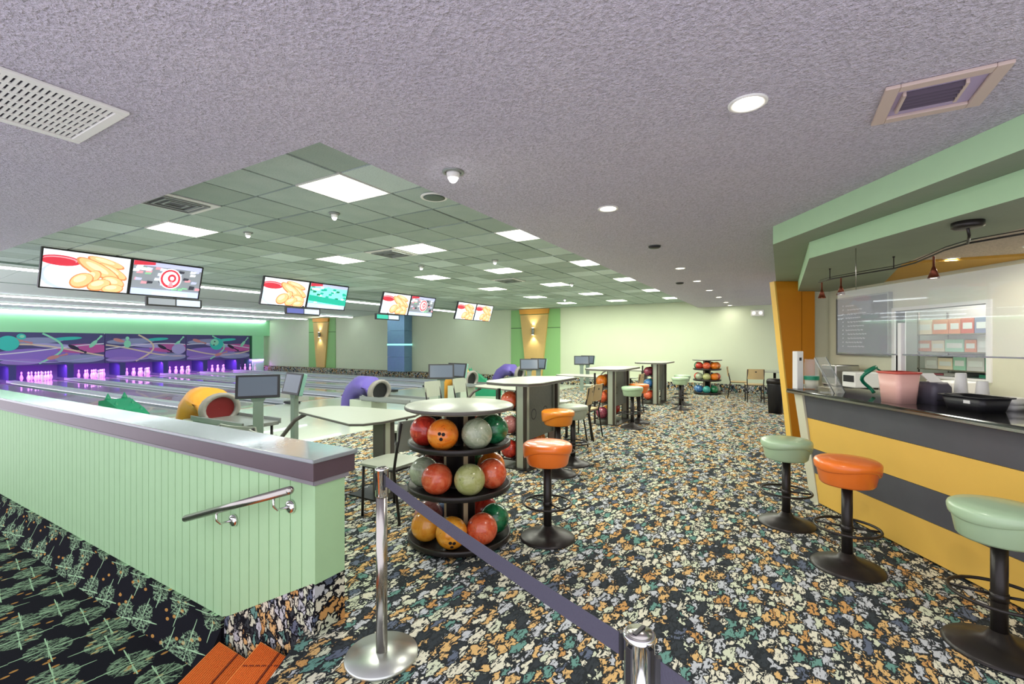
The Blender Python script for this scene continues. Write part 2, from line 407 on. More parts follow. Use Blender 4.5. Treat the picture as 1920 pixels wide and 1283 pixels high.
# wall over the pins
m = MB(); m.box(1.5, A_W, B_MASK-.35, B_MASK+.3, 1.955, 3.2); struct('wall_masking', m, M_green)
m = MB(); m.box(14.75, A_W-.35, B_MASK-.35, B_MASK+.3, 0, 1.95); struct('wall_return', m, M_green)
m = MB(); m.box(14.6, 14.75, B_MASK-.3, B_MASK+.2, 0, 1.95); struct('gap_strip', m, mat('gap_shade_green', '1f5a3e', .6))  # dark strip standing in for the shaded gap beside the mural
m = MB(); m.box(1.5, 15.4, B_MASK+.9, B_MASK+1.1, -.1, 1.95); struct('wall_pit', m, mat('pit_dark', '5a4a80', .8))
# ------------------------------------------------------------------ half wall
hw = thing('half_wall', None, None, (0, 0, 0), PHI); hw['kind'] = 'structure'
HB0, HB1 = 2.07, 10.0
core = MB(); core.prism_yz([(HB0, .27), (HB0, .79), (HB1, .79), (HB1, -.17), (2.93, -.17)], 1.535, 1.70); core.build('wall_core', M_board, hw)
MB().prism_yz([(HB0+.005, -.45), (HB0+.005, .27), (2.93, -.17), (HB1, -.17), (HB1, -.45)], 1.525, 1.715).build('carpet_base', M_leaf, hw)
MB().prism_yz([(2.93, -.17), (HB1, -.17), (HB1, -.44), (2.93, -.44)], 1.505, 1.525).build('carpet_base', M_star_side, hw)
MB().add([(1.535, 2.93, -.173), (1.535, 10, -.173), (1.40, 10, -.439), (1.40, 2.93, -.439), (1.505, 2.93, -.44), (1.505, 10, -.44)], [(0, 3, 2, 1), (0, 4, 3), (1, 2, 5)]).build('carpet_cove', M_star_side, hw)
b = HB0+.012; W_B = .097
while b < HB1:
    b1 = min(b+W_B-.006, HB1)
    zb = lambda q: .27-(q-HB0)*(.44/.86) if q < 2.93 else -.17
    MB().prism_yz([(b, zb(b)), (b, .79), (b1, .79), (b1, zb(b1))], 1.522, 1.536).build('board', M_board, hw)
    b += W_B
MB().prism_xz([(1.515, .265), (1.515, .79), (1.70, .79), (1.70, .265)], HB0-.012, HB0+.006).build('end_board', M_board, hw, bevel=.003)
cap = MB(); cap.box(1.49, 1.755, HB0-.03, HB1, .80, .895); cap.build('cap_fascia', M_capf, hw, bevel=.004)
MB().box(1.48, 1.765, HB0-.04, HB1, .893, .915).build('cap_top', M_capt, hw, bevel=.006)
MB().box(1.505, 1.52, HB0-.02, HB1, .775, .802).box(1.505, 1.72, HB0-.022, HB0-.01, .775, .802).build('cap_moulding', mat('moulding', '8d8a90', .4), hw)
# hand rail
hr = thing('handrail', 'short polished metal handrail on two brackets on the green half wall', 'handrail', UV(1.42, 2.6, .6), PHI)
p0, p1 = Vector((0, -.475, .165)), Vector((0, .56, -.175))
MB().tube([p0, p1], .021, 16).sphere(p0, .021, 12, 8).sphere(p1, .021, 12, 8).build('rail', M_steel, hr)
for t in (.13, .66):
    q = p0.lerp(p1, t); bb = thing('bracket', None, None); bb.parent = hr
    MB().tube([q+Vector((0, 0, -.015)), q+Vector((0, 0, -.06)), q+Vector((.02, 0, -.085)), q+Vector((.095, 0, -.09))], .007, 8).build('bracket_arm', M_chrome, bb)
    c = q+Vector((.093, 0, -.09))
    ringp = [[(c.x+dx, c.y+rr*math.cos(2*math.pi*k/20), c.z+rr*math.sin(2*math.pi*k/20)) for k in range(20)] for rr, dx in ((.012, -.016), (.03, -.012), (.036, 0), (.036, .008))]
    MB().loft(ringp).build('flange', M_chrome, bb)
# ------------------------------------------------------------------ bowling lanes
PITCH = 3.4
pin = MB().lathe([(.026, 0), (.030, .008), (.047, .06), (.058, .11), (.054, .16), (.037, .215), (.024, .25), (.022, .27), (.029, .305), (.032, .33), (.026, .36), (.010, .378), (.002, .38)], 12)
PINW = [['head pin'], ['second row left', 'second row right'], ['third row left', 'third row middle', 'third row right'], ['back row far left', 'back row inner left', 'back row inner right', 'back row far right']]
pin_me = pin.mesh('bowling_pin', mat('pin_white', 'f2eef0', .25))
neck_me = MB().lathe([(.0252, .245), (.0225, .255), (.0225, .262), (.0255, .275)], 12, caps=False).mesh('neck_band', mat('pin_red', 'b02028', .4))
ords = ['first', 'second', 'third', 'fourth', 'fifth', 'sixth', 'seventh', 'eighth']
for k in range(4):
    A = LANE_A[k]
    for s_, off in enumerate((.2, .2+1.44+.28)):
        n = 2*k+s_; nm = ords[n]
        ln = thing('bowling_lane', f'polished wooden bowling lane, {nm} from the half wall', 'bowling lane', UV(A+off+.72, 10.7, 0), PHI, 'bowling lanes')
        MB().box(-.49, .49, 0, B_MASK+.85-10.7, -.06, .012).build('lane_bed', M_lane, ln)
        for sx in (-1, 1):
            g = MB(); prof = [(sx*(.495+.22*q/8), -.06*math.sin(math.pi*q/8)+.008) for q in range(9)]
            vs = [(x, y, z) for y in (0, B_MASK+.6-10.7) for x, z in prof]
            g.add(vs, [(q, q+1, q+10, q+9) for q in range(8)], 0, True); g.build('gutter', M_gutter, ln)
        MB().box(-.49, .49, 0, .03, .012, .0135).build('foul_line', M_black2, ln)
        for q in range(7):
            x = (q-3)*.14; y = 4.4-abs(q-3)*.25
            MB().prism([(x-.02, y-.12), (x, y+.1), (x+.02, y-.12)], .012, .0135).build('arrow_mark', mat('arrow_dark', '4a2a22', .5), ln)
        for row in range(4):
            for c in range(row+1):
                x = (c-row/2)*.285; y = B_MASK-.55+row*.247
                P = UV(A+off+.72+x, y, .0125)
                o = inst('bowling_pin', pin_me, None, P, (0, 0, PHI))
                tag(o, f'white bowling pin, {PINW[row][c]} of the triangle, {nm} lane from the half wall', 'bowling pin', f'pins of the {nm} lane')
                inst('neck_band', neck_me, o)
    # dividers and kickbacks
    for off, w, nm in ((0.0, .185, 'pair divider'), (1.65, .265, 'ball track')):
        d = thing('lane_divider', f'pale raised {"ball track cap between the two lanes" if w > .2 else "divider strip on the left side"} of the {["nearest", "second", "third", "farthest"][k]} lane pair', 'lane divider', UV(A+off, 10.75, 0), PHI, 'lane dividers')
        MB().box(0, w, 0, B_MASK-10.9, 0, .10).build('divider_cap', M_divider, d, bevel=.015)
        MB().box(.02, w-.02, -.35, 0, 0.001, .06).build('divider_end', M_black2, d, bevel=.01)
    for off in (.0, 1.66):
        kb = MB().box(0, .2, -.15, 1.0, .1, .66).build('kickback', mat('kickback_blue', '3c3f78', .5), None, loc=UV(A+off, B_MASK-.35, 0), rot=PHI)
        tag(kb, f'dark blue kickback panel beside the pins, {["left" , "middle"][off > 1]} of the {["nearest", "second", "third", "farthest"][k]} lane pair', 'panel', 'kickback panels')
d = thing('lane_divider', 'pale raised divider strip next to the far wall', 'lane divider', UV(LANE_A[3]+3.4, 10.75, 0), PHI, 'lane dividers')
MB().box(-.02, .12, 0, B_MASK-10.9, 0, .10).build('divider_cap', M_divider, d, bevel=.015)
# mural over the pins: printed panels
mc = {n: mat('mural_'+n, c, .45) for n, c in dict(navy='4c4a7c', purple='8a70c4', violet='9a7cc8', pink='c05a9e', grey='8f9abc', teal='35c4b4', mint='8fe0b8', cream='d8c8ac', salmon='c98a86', white='d8d8e4', lilac='a8a4d4', dark='22203c').items()}
mk = list(mc); mm = [mc[q] for q in mk]; X = {q: i for i, q in enumerate(mk)}
mural_w = 3.15; mz0, mz1 = .66, 1.95
for k in range(4):
    x0 = 1.95+k*3.17; w = 3.14; mu = thing('mural_panel', f'purple printed mural panel of flying pins and swooping lines, {["leftmost", "second from left", "third from left", "rightmost"][k]} above the pins', 'mural', UV(x0, B_MASK-.33, 0), PHI, 'mural panels over the pins')
    MB().box(0, w, 0, .05, mz0, mz1).build('panel', mc['navy'], mu)
    g = MB(); rr = random.Random(30+k); y = -.004
    def B(pts, wd, c):
        global y
        flat_band(g, [(min(max(px_, .02), w-.02), min(max(pz, mz0+.03), mz1-.03)) for px_, pz in pts], wd, y, X[c]); y -= .0006
    def E(cx, cz, a_, b_, c, rot=0):
        global y
        g.flat([(min(max(px_, 0), w), min(max(pz, mz0), mz1)) for px_, pz in ell(cx, cz, a_, b_, 24, rot)], y, X[c]); y -= .0006
    E(w*.35, 1.05, 1.25, .27, 'purple'); E(w*.8, 1.3, .9, .2, 'pink'); E(w*.3, 1.62, .9, .13, 'grey', .05); E(w*.75, .88, .8, .17, 'grey'); E(w*.2, .8, .6, .12, 'violet')
    E(w*.62, 1.72, .45, .07, 'teal', .08); E(w*.5, 1.42, .7, .09, 'lilac', -.08)
    B([(w*t, 1.2+.28*math.sin(3*t+k)) for t in [i/14 for i in range(15)]], .03, 'cream')
    B([(w*t, 1.3-.22*math.sin(2.4*t+1+k)) for t in [i/14 for i in range(15)]], .022, 'white')
    B([(w*(.35+.22*math.sin(t*3)), .72+1.2*t) for t in [i/14 for i in range(15)]], .035, 'mint' if k % 2 else 'cream')
    B([(w*t, .85+.1*math.cos(5*t+k)) for t in [i/14 for i in range(15)]], .018, 'lilac')
    for px_, pz, an, c in ((w*.68, 1.35, -.5, 'dark'), (w*.15, 1.66, -.3, 'salmon'), (w*.88, 1.5, .9, 'mint'), (w*.48, .95, .3, 'salmon'))[:3+k % 2]:
        E(px_, pz, .2, .075, c, an); E(px_+.3*math.cos(an), pz+.3*math.sin(an), .12, .03, c, an); E(px_+.42*math.cos(an), pz+.42*math.sin(an), .05, .045, c, an)
    if k in (0, 3):
        cx = w*.86 if k == 0 else w*.45
        E(cx, 1.5, .33, .31, 'teal'); E(cx-.1, 1.58, .2, .17, 'mint'); E(cx-.1, 1.62, .045, .03, 'dark'); E(cx-.14, 1.44, .05, .028, 'dark')
    if k == 1:
        E(.25, 1.52, .3, .29, 'teal'); E(.6, 1.78, .13, .12, 'teal'); E(.62, 1.79, .07, .06, 'mint')
    if k == 2:
        E(w*.25, 1.5, .13, .17, 'mint'); E(w*.25, 1.75, .07, .08, 'mint'); E(w*.9, 1.25, .3, .25, 'lilac')
    g.build('mural_print', mm, mu)
# column standing on the side wall
cl = thing('column', 'column painted as lit blue on the far wall between the two tapered wall panels', 'column', UV(A_W-.25, 15.05, 0), PHI)
for z0, z1 in ((.24, .9), (.9, 1.43), (1.50, 2.1), (2.1, 2.83)):
    MB().box(-.25, .24, -.52, .52, z0+.004, z1-.004).build('cladding', mat('column_lit_blue', '7c9fc0', .25, .4, var=.1), cl)  # blue cast of light on the column is put into its colour
MB().box(-.26, .24, -.53, .53, 1.43, 1.50).build('light_band', mat('cyan_band', '9af4f0', .4, emit=1.2), cl)
# tapered sconce panels on the side wall
def sconce(b, label):
    s = thing('wall_panel', label, 'wall panel', UV(A_W-.002, b, 0), PHI, 'tapered wall panels with sconces')
    MB().box(-.04, 0, -1.06, 1.06, .26, 2.10).build('green_board', mat('panel_green', '8fc07c', .6), s)
    MB().box(-.04, 0, -1.06, 1.06, 2.13, 2.83).build('green_board', MC['panel_green'], s)
    MB().box(-.038, 0, -1.06, 1.06, 2.10, 2.13).build('reveal', mat('reveal_dark', '4c6a40', .7), s)
    MB().prism_yz([(-.33, .27), (.33, .27), (.60, 2.62), (-.60, 2.62)], -.12, -.042).build('tapered_board', mat('taper_tan', 'd2b06c', .5, var=.06), s)
    MB().prism_yz([(-.61, 2.65), (.61, 2.65), (.64, 2.84), (-.64, 2.84)], -.14, -.042).build('header', mat('taper_head', 'd99a3c', .5), s)
    l = thing('sconce', 'small up and down wall light on the '+('right' if b < 10 else 'left')+' tapered tan board', 'wall light', UV(A_W-.2, b, 1.98), PHI, 'sconces on the tapered boards')
    MB().cyl(0, 0, -.13, .13, .05, 16).box(0, .078, -.03, .03, -.05, .05).build('body', M_grey, l)
    MB().cyl(0, 0, .128, .136, .042, 12).cyl(0, 0, -.136, -.128, .042, 12).build('bulb', M_gloww, l)
    for sg, rx in ((1, R(180)), (-1, 0)):
        sp = bpy.data.lights.new('sconce_spot', 'SPOT'); sp.energy = 30; sp.spot_size = R(100); sp.spot_blend = .8; sp.color = (1, .93, .75); sp.shadow_soft_size = .04
        so = bpy.data.objects.new('sconce_spot', sp); COL.objects.link(so); so.location = UV(A_W-.2, b, 1.98+sg*.15); so.rotation_euler = (rx, 0, 0)
sconce(8.2, 'green wall panel with a tapered tan board, the right one near the tables')
sconce(20.8, 'green wall panel with a tapered tan board, the left one beside the lanes')
# ------------------------------------------------------------------ ceiling fittings
def nth(i, j):
    row = {1: 'nearest', 5: 'second', 9: 'third', 13: 'fourth', 17: 'fifth', 21: 'farthest'}[i]
    colm = {-1: 'right', 0: 'right', 2: 'middle', 5: 'left'}[j]
    return f'square ceiling light panel in the tiled ceiling, {row} row, {colm} one'
lp_frame = MB().box(-SP/2+.004, SP/2-.004, -SP/2+.004, -SP/2+.02, 0, .03).box(-SP/2+.004, SP/2-.004, SP/2-.02, SP/2-.004, 0, .03).box(-SP/2+.004, -SP/2+.02, -SP/2+.02, SP/2-.02, 0, .03).box(SP/2-.02, SP/2-.004, -SP/2+.02, SP/2-.02, 0, .03).mesh('frame', M_white)
lp_diff = MB().box(-SP/2+.02, SP/2-.02, -SP/2+.02, SP/2-.02, .004, .03).mesh('diffuser', M_glow)
for (i, j) in sorted(lights):
    a, b = A0+(i+.5)*SP, B0+(j+.5)*SP
    l = thing('ceiling_light', nth(i, j), 'ceiling light', UV(a, b, Z_T-.002), PHI, 'square panels of light in the tiled ceiling')
    inst('frame', lp_frame, l); inst('diffuser', lp_diff, l)
    panel_light('panel_lamp', a, b, Z_T-.012, SP-.06, SP-.06, 34, (1, 1, .88))
for (i, j), lb in (((0, 3), 'square ceiling vent in the tiled ceiling close to the stucco edge, nearest of three'), ((5, 3), 'square ceiling vent beside a middle row light panel'), ((11, 3), 'farthest square ceiling vent in the tiled ceiling')):
    v = thing('ceiling_vent', lb, 'vent', UV(A0+(i+.5)*SP, B0+(j+.5)*SP, Z_T-.012), PHI, 'square vents in the tiled ceiling')
    h = SP/2-.01
    MB().prism([(-h, -h), (h, -h), (h, h), (-h, h)], 0, .008).build('plate', M_white, v)
    for q, r in enumerate((.21, .15, .09)):
        f = MB()
        for (x0, x1, y0, y1) in ((-r, r, -r, -r+.02), (-r, r, r-.02, r), (-r, -r+.02, -r+.02, r-.02), (r-.02, r, -r+.02, r-.02)): f.box(x0, x1, y0, y1, -.014+q*.002, -.001)
        f.build('louvre', M_grey, v)
    MB().box(-.17, .17, -.17, .17, -.004, -.0005).build('opening', M_black2, v)
s = thing('ceiling_speaker', 'round grey speaker set in a ceiling tile near the stucco edge', 'speaker', UV(A0+2.45*SP, B0-.5*SP, Z_T-.014), PHI)
MB().lathe([(.125, .012), (.125, .0), (.115, -.004), (.10, .0)], 32).build('rim', M_white, s)
MB().lathe([(.10, -.001), (.06, -.006), (.001, -.008)], 32).build('grille', mat('speaker_mesh', '5f6f64', .6, bump=.4, bs=200), s)
# recessed downlights in the stucco ceiling
def downlight(x, y, label, z=Z_S, r=.088, power=12, emit=None, group='round downlights in the stucco ceiling'):
    d = thing('downlight', label, 'ceiling light', (x, y, z), 0, group)
    MB().lathe([(r, .001), (r, -.006), (r*.92, -.010), (r*.78, -.006), (r*.76, .0)], 28, caps=False).build('trim_ring', M_white, d)
    MB().lathe([(r*.76, -.003), (r*.4, -.006), (.001, -.007)], 28).build('lens', M_gloww, d)
    area('downlight_lamp', (x, y, z-.02), (0, 0, 0), r*1.4, r*1.4, power, (1, .95, .85)).data.shape = 'DISK'
downlight(1.144, 2.226, 'large round recessed downlight, nearest the camera on the right')
downlight(.83, 3.96, 'round recessed downlight beyond the eyeball spot, second on the walkway')
for q, (x, y) in enumerate(((2.6, 7.09), (3.44, 8.53), (4.30, 10.0), (5.16, 11.45), (6.02, 12.9), (6.6, 13.9))):
    downlight(x, y, f'small far recessed downlight over the walkway, {ords[q]} of the row towards the far wall', r=.08, power=12 if q < 4 else 5)
def eyeball(loc, label, rad=.075, group=None):
    e = thing('eyeball_spot', label, 'spotlight', loc, 0, group)
    MB().lathe([(rad, 0), (rad, -.008), (rad*.8, -.014), (rad*.7, -.004)], 24, caps=False).build('collar', M_grey, e)
    MB().lathe([(rad*.62, 0), (rad*.6, -.02), (rad*.5, -.045)], 20).build('socket', M_white, e)
    MB().sphere((0, 0, -.045), rad*.42, 16, 8).build('bulb', mat('bulb_white', 'ffffff', .4, emit=25), e)
eyeball((-.40, 3.115, Z_S), 'lit eyeball spotlight hanging slightly from the stucco ceiling near the tiles')
for q, (px, py) in enumerate(((627, 402), (465, 437), (790, 500), (928, 489), (1072, 532), (1059, 561))):
    Y = 1.35*860/(645-py)
    eyeball(((px-960)/860*Y, Y, Z_T-.002), 'small bright halogen spot in the tiled ceiling, '+['just past the nearest light panel', 'left, over the first screens', 'left of the third row', 'middle of the third row', 'middle of the fourth row', 'farthest one'][q], .055, 'halogen spots in the tiled ceiling')
for q, (x, y) in enumerate(((1.70, 5.47), (3.2, 8.75))):
    s = thing('smoke_detector', ['flat dark detector disc on the stucco ceiling over the walkway', 'small dark detector next to the far downlights'][q], 'smoke detector', (x, y, Z_S), 0)
    MB().lathe([(.07, 0), (.07, -.02), (.05, -.032), (.001, -.034)], 20).build('housing', M_black2, s); MB().lathe([(.076, 0), (.076, -.005), (.07, -.006)], 20).build('base_ring', M_grey, s)
# big slotted return grille, left
g = thing('return_grille', 'large white slotted air grille in the stucco ceiling at left', 'vent', UV(0, 0, Z_S), PHI)
a0, a1, b0, b1 = -.9, 1.02, 2.83, 3.50
for (x0, x1, y0, y1) in ((a0, a1, b0, b0+.045), (a0, a1, b1-.045, b1), (a0, a0+.045, b0+.045, b1-.045), (a1-.045, a1, b0+.045, b1-.045)):
    MB().box(x0, x1, y0, y1, -.016, -.001).build('frame', M_white, g, bevel=.003)
MB().box(a0+.02, a1-.02, b0+.02, b1-.02, -.002, -.0005).build('backing', mat('vent_dark', '2a2630', .8), g)
n = 80; sl = MB().box(-.0065, .0065, b0+.05, b1-.05, -.010, -.004).mesh('slat', M_white)
for i in range(n): inst('slat', sl, g, (a0+.06+i*(a1-a0-.12)/(n-1), 0, 0))
for q in range(1, 6):
    y = b0+.045+q*(b1-b0-.09)/6
    MB().box(a0+.045, a1-.045, y-.009, y+.009, -.0115, -.003).build('cross_bar', M_white, g)
# supply vent, right
g = thing('supply_vent', 'pale framed ceiling vent with dark louvres at upper right', 'vent', UV(2.86, -.62, Z_S), PHI)
fr = [(-.20, .20, -.21, -.155), (-.20, .20, .155, .21), (-.20, -.145, -.155, .155), (.145, .20, -.155, .155)]
for x0, x1, y0, y1 in fr: MB().box(x0, x1, y0, y1, -.018, -.001).build('frame', mat('vent_frame', 'cdb9b0', .5), g, bevel=.004)
MB().box(-.145, .145, -.155, .155, -.003, -.0005).build('opening', mat('vent_inner', 'b6a8c8', .7), g)
for q in range(5):
    x = -.10+q*.036
    MB().add([(x_, y, z) for y in (-.09, .12) for x_, z in ((x, -.004), (x+.013, -.022), (x+.010, -.024), (x-.004, -.006))],
        [(0, 4, 5, 1), (1, 5, 6, 2), (2, 6, 7, 3), (3, 7, 4, 0), (0, 1, 2, 3), (4, 7, 6, 5)]).build('louvre', mat('louvre_dark', '4a3c50', .5), g)
for y in (-.095, .12): MB().box(-.11, .08, y, y+.012, -.024, -.002).build('end_bar', MC['vent_frame'], g)
# ------------------------------------------------------------------ television screens over the seating
def emis(n, c, e=1.0): return mat('screen_'+n, c, .3, emit=e)
SC = {n: emis(n, c, .85) for n, c in dict(white='eef2fa', red='d2384a', bread='eec08a', crust='d48a58', light='f2dcb4', shade='c4d0e4', grey='8a8f98', dark='3a3c48', green='88c49a', teal='22b09a', aqua='8ce4dc', pink='e29aa8', lilac='c0c4e6', blue='5058a0', dgreen='10805c').items()}
sk = list(SC); SM = [SC[q] for q in sk]; XS = {q: i for i, q in enumerate(sk)}
def tv(a, label, kind, group, w=1.03, h=.585, b=8.94, z=2.575, tilt=R(17)):
    t = thing('television', label, 'television', UV(a+w/2, b, z), (tilt, 0, PHI), group)
    f = .018
    MB().box(-w/2, w/2, .0, .045, -h/2, h/2).build('casing', M_black2, t, bevel=.004)
    bz = MB()
    for x0, x1, z0, z1 in ((-w/2, w/2, -h/2, -h/2+f), (-w/2, w/2, h/2-f, h/2), (-w/2, -w/2+f, -h/2+f, h/2-f), (w/2-f, w/2, -h/2+f, h/2-f)): bz.box(x0, x1, -.012, .0, z0, z1)
    bz.build('bezel', M_black2, t)
    sc = MB().flat([(-w/2+f, -h/2+f), (w/2-f, -h/2+f), (w/2-f, h/2-f), (-w/2+f, h/2-f)], -.001, 0).build('screen', SC['white' if kind == 'food' else 'lilac'], t)
    g = MB(); L = [-.0015]; W2, H2 = w/2-f, h/2-f
    def P(pts, c): g.flat([(min(max(x*w, -W2), W2), min(max(zz*h, -H2), H2)) for x, zz in pts], L[0], XS[c]); L[0] -= .0004
    def EE(cx, cz, rx, rz, c, rot=0): P([(q[0]/w, q[1]/h) for q in ell(cx*w, cz*h, rx*w, rz*h*1.0, 20, rot)], c)
    if kind == 'food':
        EE(-.1, -.15, .4, .42, 'shade'); EE(-.08, -.12, .38, .38, 'white'); EE(-.3, .22, .22, .13, 'red'); EE(-.3, .24, .18, .08, 'pink'); EE(-.31, .22, .17, .07, 'red')
        for cx, cz, rx, rz, an in ((.2, .3, .22, .1, -.25), (.28, .08, .2, .12, -.5), (.12, .1, .28, .15, -.5), (.3, -.2, .14, .15, -.3), (.06, -.1, .07, .2, -.7), (-.06, -.22, .14, .17, .6), (.14, -.3, .14, .14, .4), (.3, -.38, .13, .12, .2)):
            EE(cx, cz-.015, rx*1.04, rz*1.08, 'crust', an); EE(cx, cz, rx*.93, rz*.88, 'bread', an); EE(cx-.02, cz+.03, rx*.55, rz*.45, 'light', an)
    else:
        gn = kind == 'teal'
        P([(-.5, -.3), (.5, -.3), (.5, .35), (-.5, .35)], 'grey' if not gn else 'aqua')
        rr = random.Random(5 if gn else 9)
        for _ in range(46):
            cx, cz = rr.uniform(-.45, .45), rr.uniform(-.28, .34)
            P([(cx-.04, cz-.03), (cx+.04, cz-.02), (cx+.05, cz+.04), (cx-.03, cz+.05)], rr.choice(['teal', 'aqua', 'dgreen', 'teal', 'white'] if gn else ['dark', 'white', 'green', 'lilac', 'grey', 'pink']))
        P([(-.5, .34), (-.2, .4), (-.2, .47), (-.5, .47)], 'red'); P([(-.45, .22), (-.25, .22), (-.25, .3), (-.45, .3)], 'white')
        if gn: P([(-.5, -.2), (.5, -.32), (.5, -.1), (.1, -.05), (-.5, .02)], 'teal')
        else:
            EE(.03, .05, .16, .3, 'white'); EE(.03, .05, .14, .27, 'red'); EE(.03, .06, .11, .21, 'white'); EE(.05, .07, .06, .12, 'red'); EE(.05, .07, .03, .06, 'white')
            P([(.0, -.18), (.08, -.18), (.06, -.02), (.03, -.02)], 'pink')
        P([(-.48, -.46), (.46, -.46), (.46, -.3), (-.48, -.3)], 'shade'); P([(-.2, -.44), (.3, -.44), (.3, -.36), (-.2, -.36)], 'white')
    g.build('screen_picture', SM, sc)
    MB().box(-w*.35, w*.35, .03, .06, h/2-.02, h/2+.03).build('mount', M_black, t)
PT = 3.18
kinds = ['scores', 'teal', 'scores', 'food2']
for k in range(4):
    nm = ['nearest', 'second', 'third', 'farthest'][k]; a = 2.19+k*PT
    tv(a, f'hanging flat screen showing breadsticks and red dip, left of the {nm} pair', 'food', 'hanging screens with the food picture')
    tv(a+1.035, f'hanging screen showing {["a busy scoreboard with a round logo", "a teal scoreboard", "a green and red scoreboard picture", "a pale picture"][k]}, right of the {nm} pair', 'food' if k == 3 else kinds[k], 'hanging screens with score pictures')
for a, lb, c in ((3.46, 'small dark display strip hanging under the nearest right screen', 'grey'), (5.92, 'small violet display strip hanging under the second pair of screens', 'blue'), (8.42, 'small green display strip hanging under the third pair of screens', 'teal')):
    t = thing('display_strip', lb, 'display', UV(a+.42, 9.0, 2.21), PHI, 'small display strips under the screens')
    MB().box(-.42, .42, 0, .05, -.075, .075).build('casing', M_black2, t)
    sc = MB().flat([(-.39, -.05), (.0, -.05), (.0, .055), (-.39, .055)], -.001, XS[c]).flat([(.02, -.05), (.39, -.05), (.39, .055), (.02, .055)], -.001, XS['shade']).build('screen', SM, t)
    MB().box(-.02, .02, .01, .04, .075, .12).build('bracket', M_black, t)
# ------------------------------------------------------------------ ball racks
R_B = .113
ball_me = {c: MB().sphere((0, 0, 0), R_B, 32, 16).mesh('bowling_ball', BALLM[c]) for c in BALLM}
hole_me = MB().lathe([(.0125, -.006), (.0125, .0006), (.010, .0008)], 14).mesh('finger_hole', mat('hole_black', '180c08', .8))
def ball(loc, color, label, group, holes=None):
    o = inst('bowling_ball', ball_me[color], None, loc, (0, 0, 0)); tag(o, label, 'bowling ball', group)
    if holes:
        d = Vector(holes).normalized(); s = d.cross(Vector((0, 0, 1))).normalized(); u = s.cross(d)
        for x, y in ((-.12, .08), (.12, .12), (.02, -.22)):
            q = (d+s*x+u*y).normalized()
            h = inst('finger_hole', hole_me, o, q*(R_B-.0003)); h.rotation_euler = q.to_track_quat('Z', 'Y').to_euler()
    return o
def round_rack(x, y, label, rack, n=40):
    r = thing('ball_rack', label, 'ball rack', (x, y, 0), 0, 'round ball racks')
    MB().lathe([(.40, 1.0), (.415, 1.008), (.415, 1.028), (.405, 1.035), (.001, 1.036)], 48).build('table_top', [M_lam], r)
    MB().lathe([(.4155, 1.006), (.419, 1.012), (.419, 1.026), (.4155, 1.03)], 48, caps=False).build('edge_band', M_edge, r)
    for z in (.035, .41, .735):
        MB().lathe([(.10, z-.012), (.37, z-.018), (.392, z-.01), (.394, z+.025), (.386, z+.03), (.378, z+.012), (.30, z-.004), (.10, z-.002)], 48, caps=False, mi=0).build('tray', M_black, r)
    for an in range(4):
        c, s_ = math.cos(an*math.pi/2+.5), math.sin(an*math.pi/2+.5)
        def rp(u, v): return (c*u-s_*v, s_*u+c*v)
        MB().prism([rp(.02, -.028), rp(.115, -.028), rp(.115, .028), rp(.02, .028)], 0, 1.0).build('upright', M_black, r)
        MB().prism([rp(.1155, -.017), rp(.121, -.017), rp(.121, .017), rp(.1155, .017)], .03, .99).build('edge_strip', mat('strip_tan', 'b8a684', .4), r)
    MB().lathe([(.30, 0), (.30, .012), (.1, .02)], 32).build('base', M_black, r)
    return r
RX, RY = -.405, 3.55
round_rack(RX, RY, 'round three tier bowling ball rack with a grey table top, nearest', 'near')
tiers = [(.735, 'top', [(-20, 'orange', (.05, -1, .12)), (-68, 'red', None), (-116, 'black', None), (34, 'grey green', None), (80, 'green', None), (127, 'grey green', None), (175, 'coral', None)]),
         (.41, 'middle', [(-31, 'coral', None), (-79, 'grey green', None), (-127, 'dark brown', None), (22, 'pale green', None), (70, 'coral', None), (118, 'orange', None), (167, 'green', None)]),
         (.035, 'bottom', [(-60, 'yellow orange', None), (-6, 'yellow orange', (.18, -1, -.4)), (-108, 'dusty pink', None), (44, 'coral', None), (92, 'green', None), (140, 'red', None), (-160, 'blue', None)])]
def dirword(d):
    d = d % 360
    return ['front', 'front right', 'right', 'back right', 'back', 'back left', 'left', 'front left'][int((d+22.5)//45) % 8]
RB = .268
for z, tn, bl in tiers:
    for d, c, h in bl:
        x, y = RX+RB*math.sin(R(d)), RY-RB*math.cos(R(d))
        ball((x, y, z+R_B-.001), c, f'{c} marbled ball, {dirword(d)} of the {tn} tray, nearest round rack', 'balls on the nearest round rack', h)
FX, FY = UV(14.85, 1.92)[:2]
round_rack(FX, FY, 'round three tier bowling ball rack by the far wall', 'far')
for z, tn, cs in ((.735, 'top', ['red', 'coral', 'orange', 'orange', 'red', 'green']), (.41, 'middle', ['grey green', 'pale green', 'orange', 'coral', 'blue', 'red']), (.035, 'bottom', ['blue', 'teal', 'green', 'grey green', 'teal', 'blue'])):
    for q, c in enumerate(cs):
        d = (-75, -25, 25, 75, 130, -130)[q]; x, y = FX+RB*math.sin(R(d)), FY-RB*math.cos(R(d))
        ball((x, y, z+R_B-.001), c, f'{c} ball, {dirword(d)} of the {tn} tray, round rack by the far wall', 'balls on the far round rack')
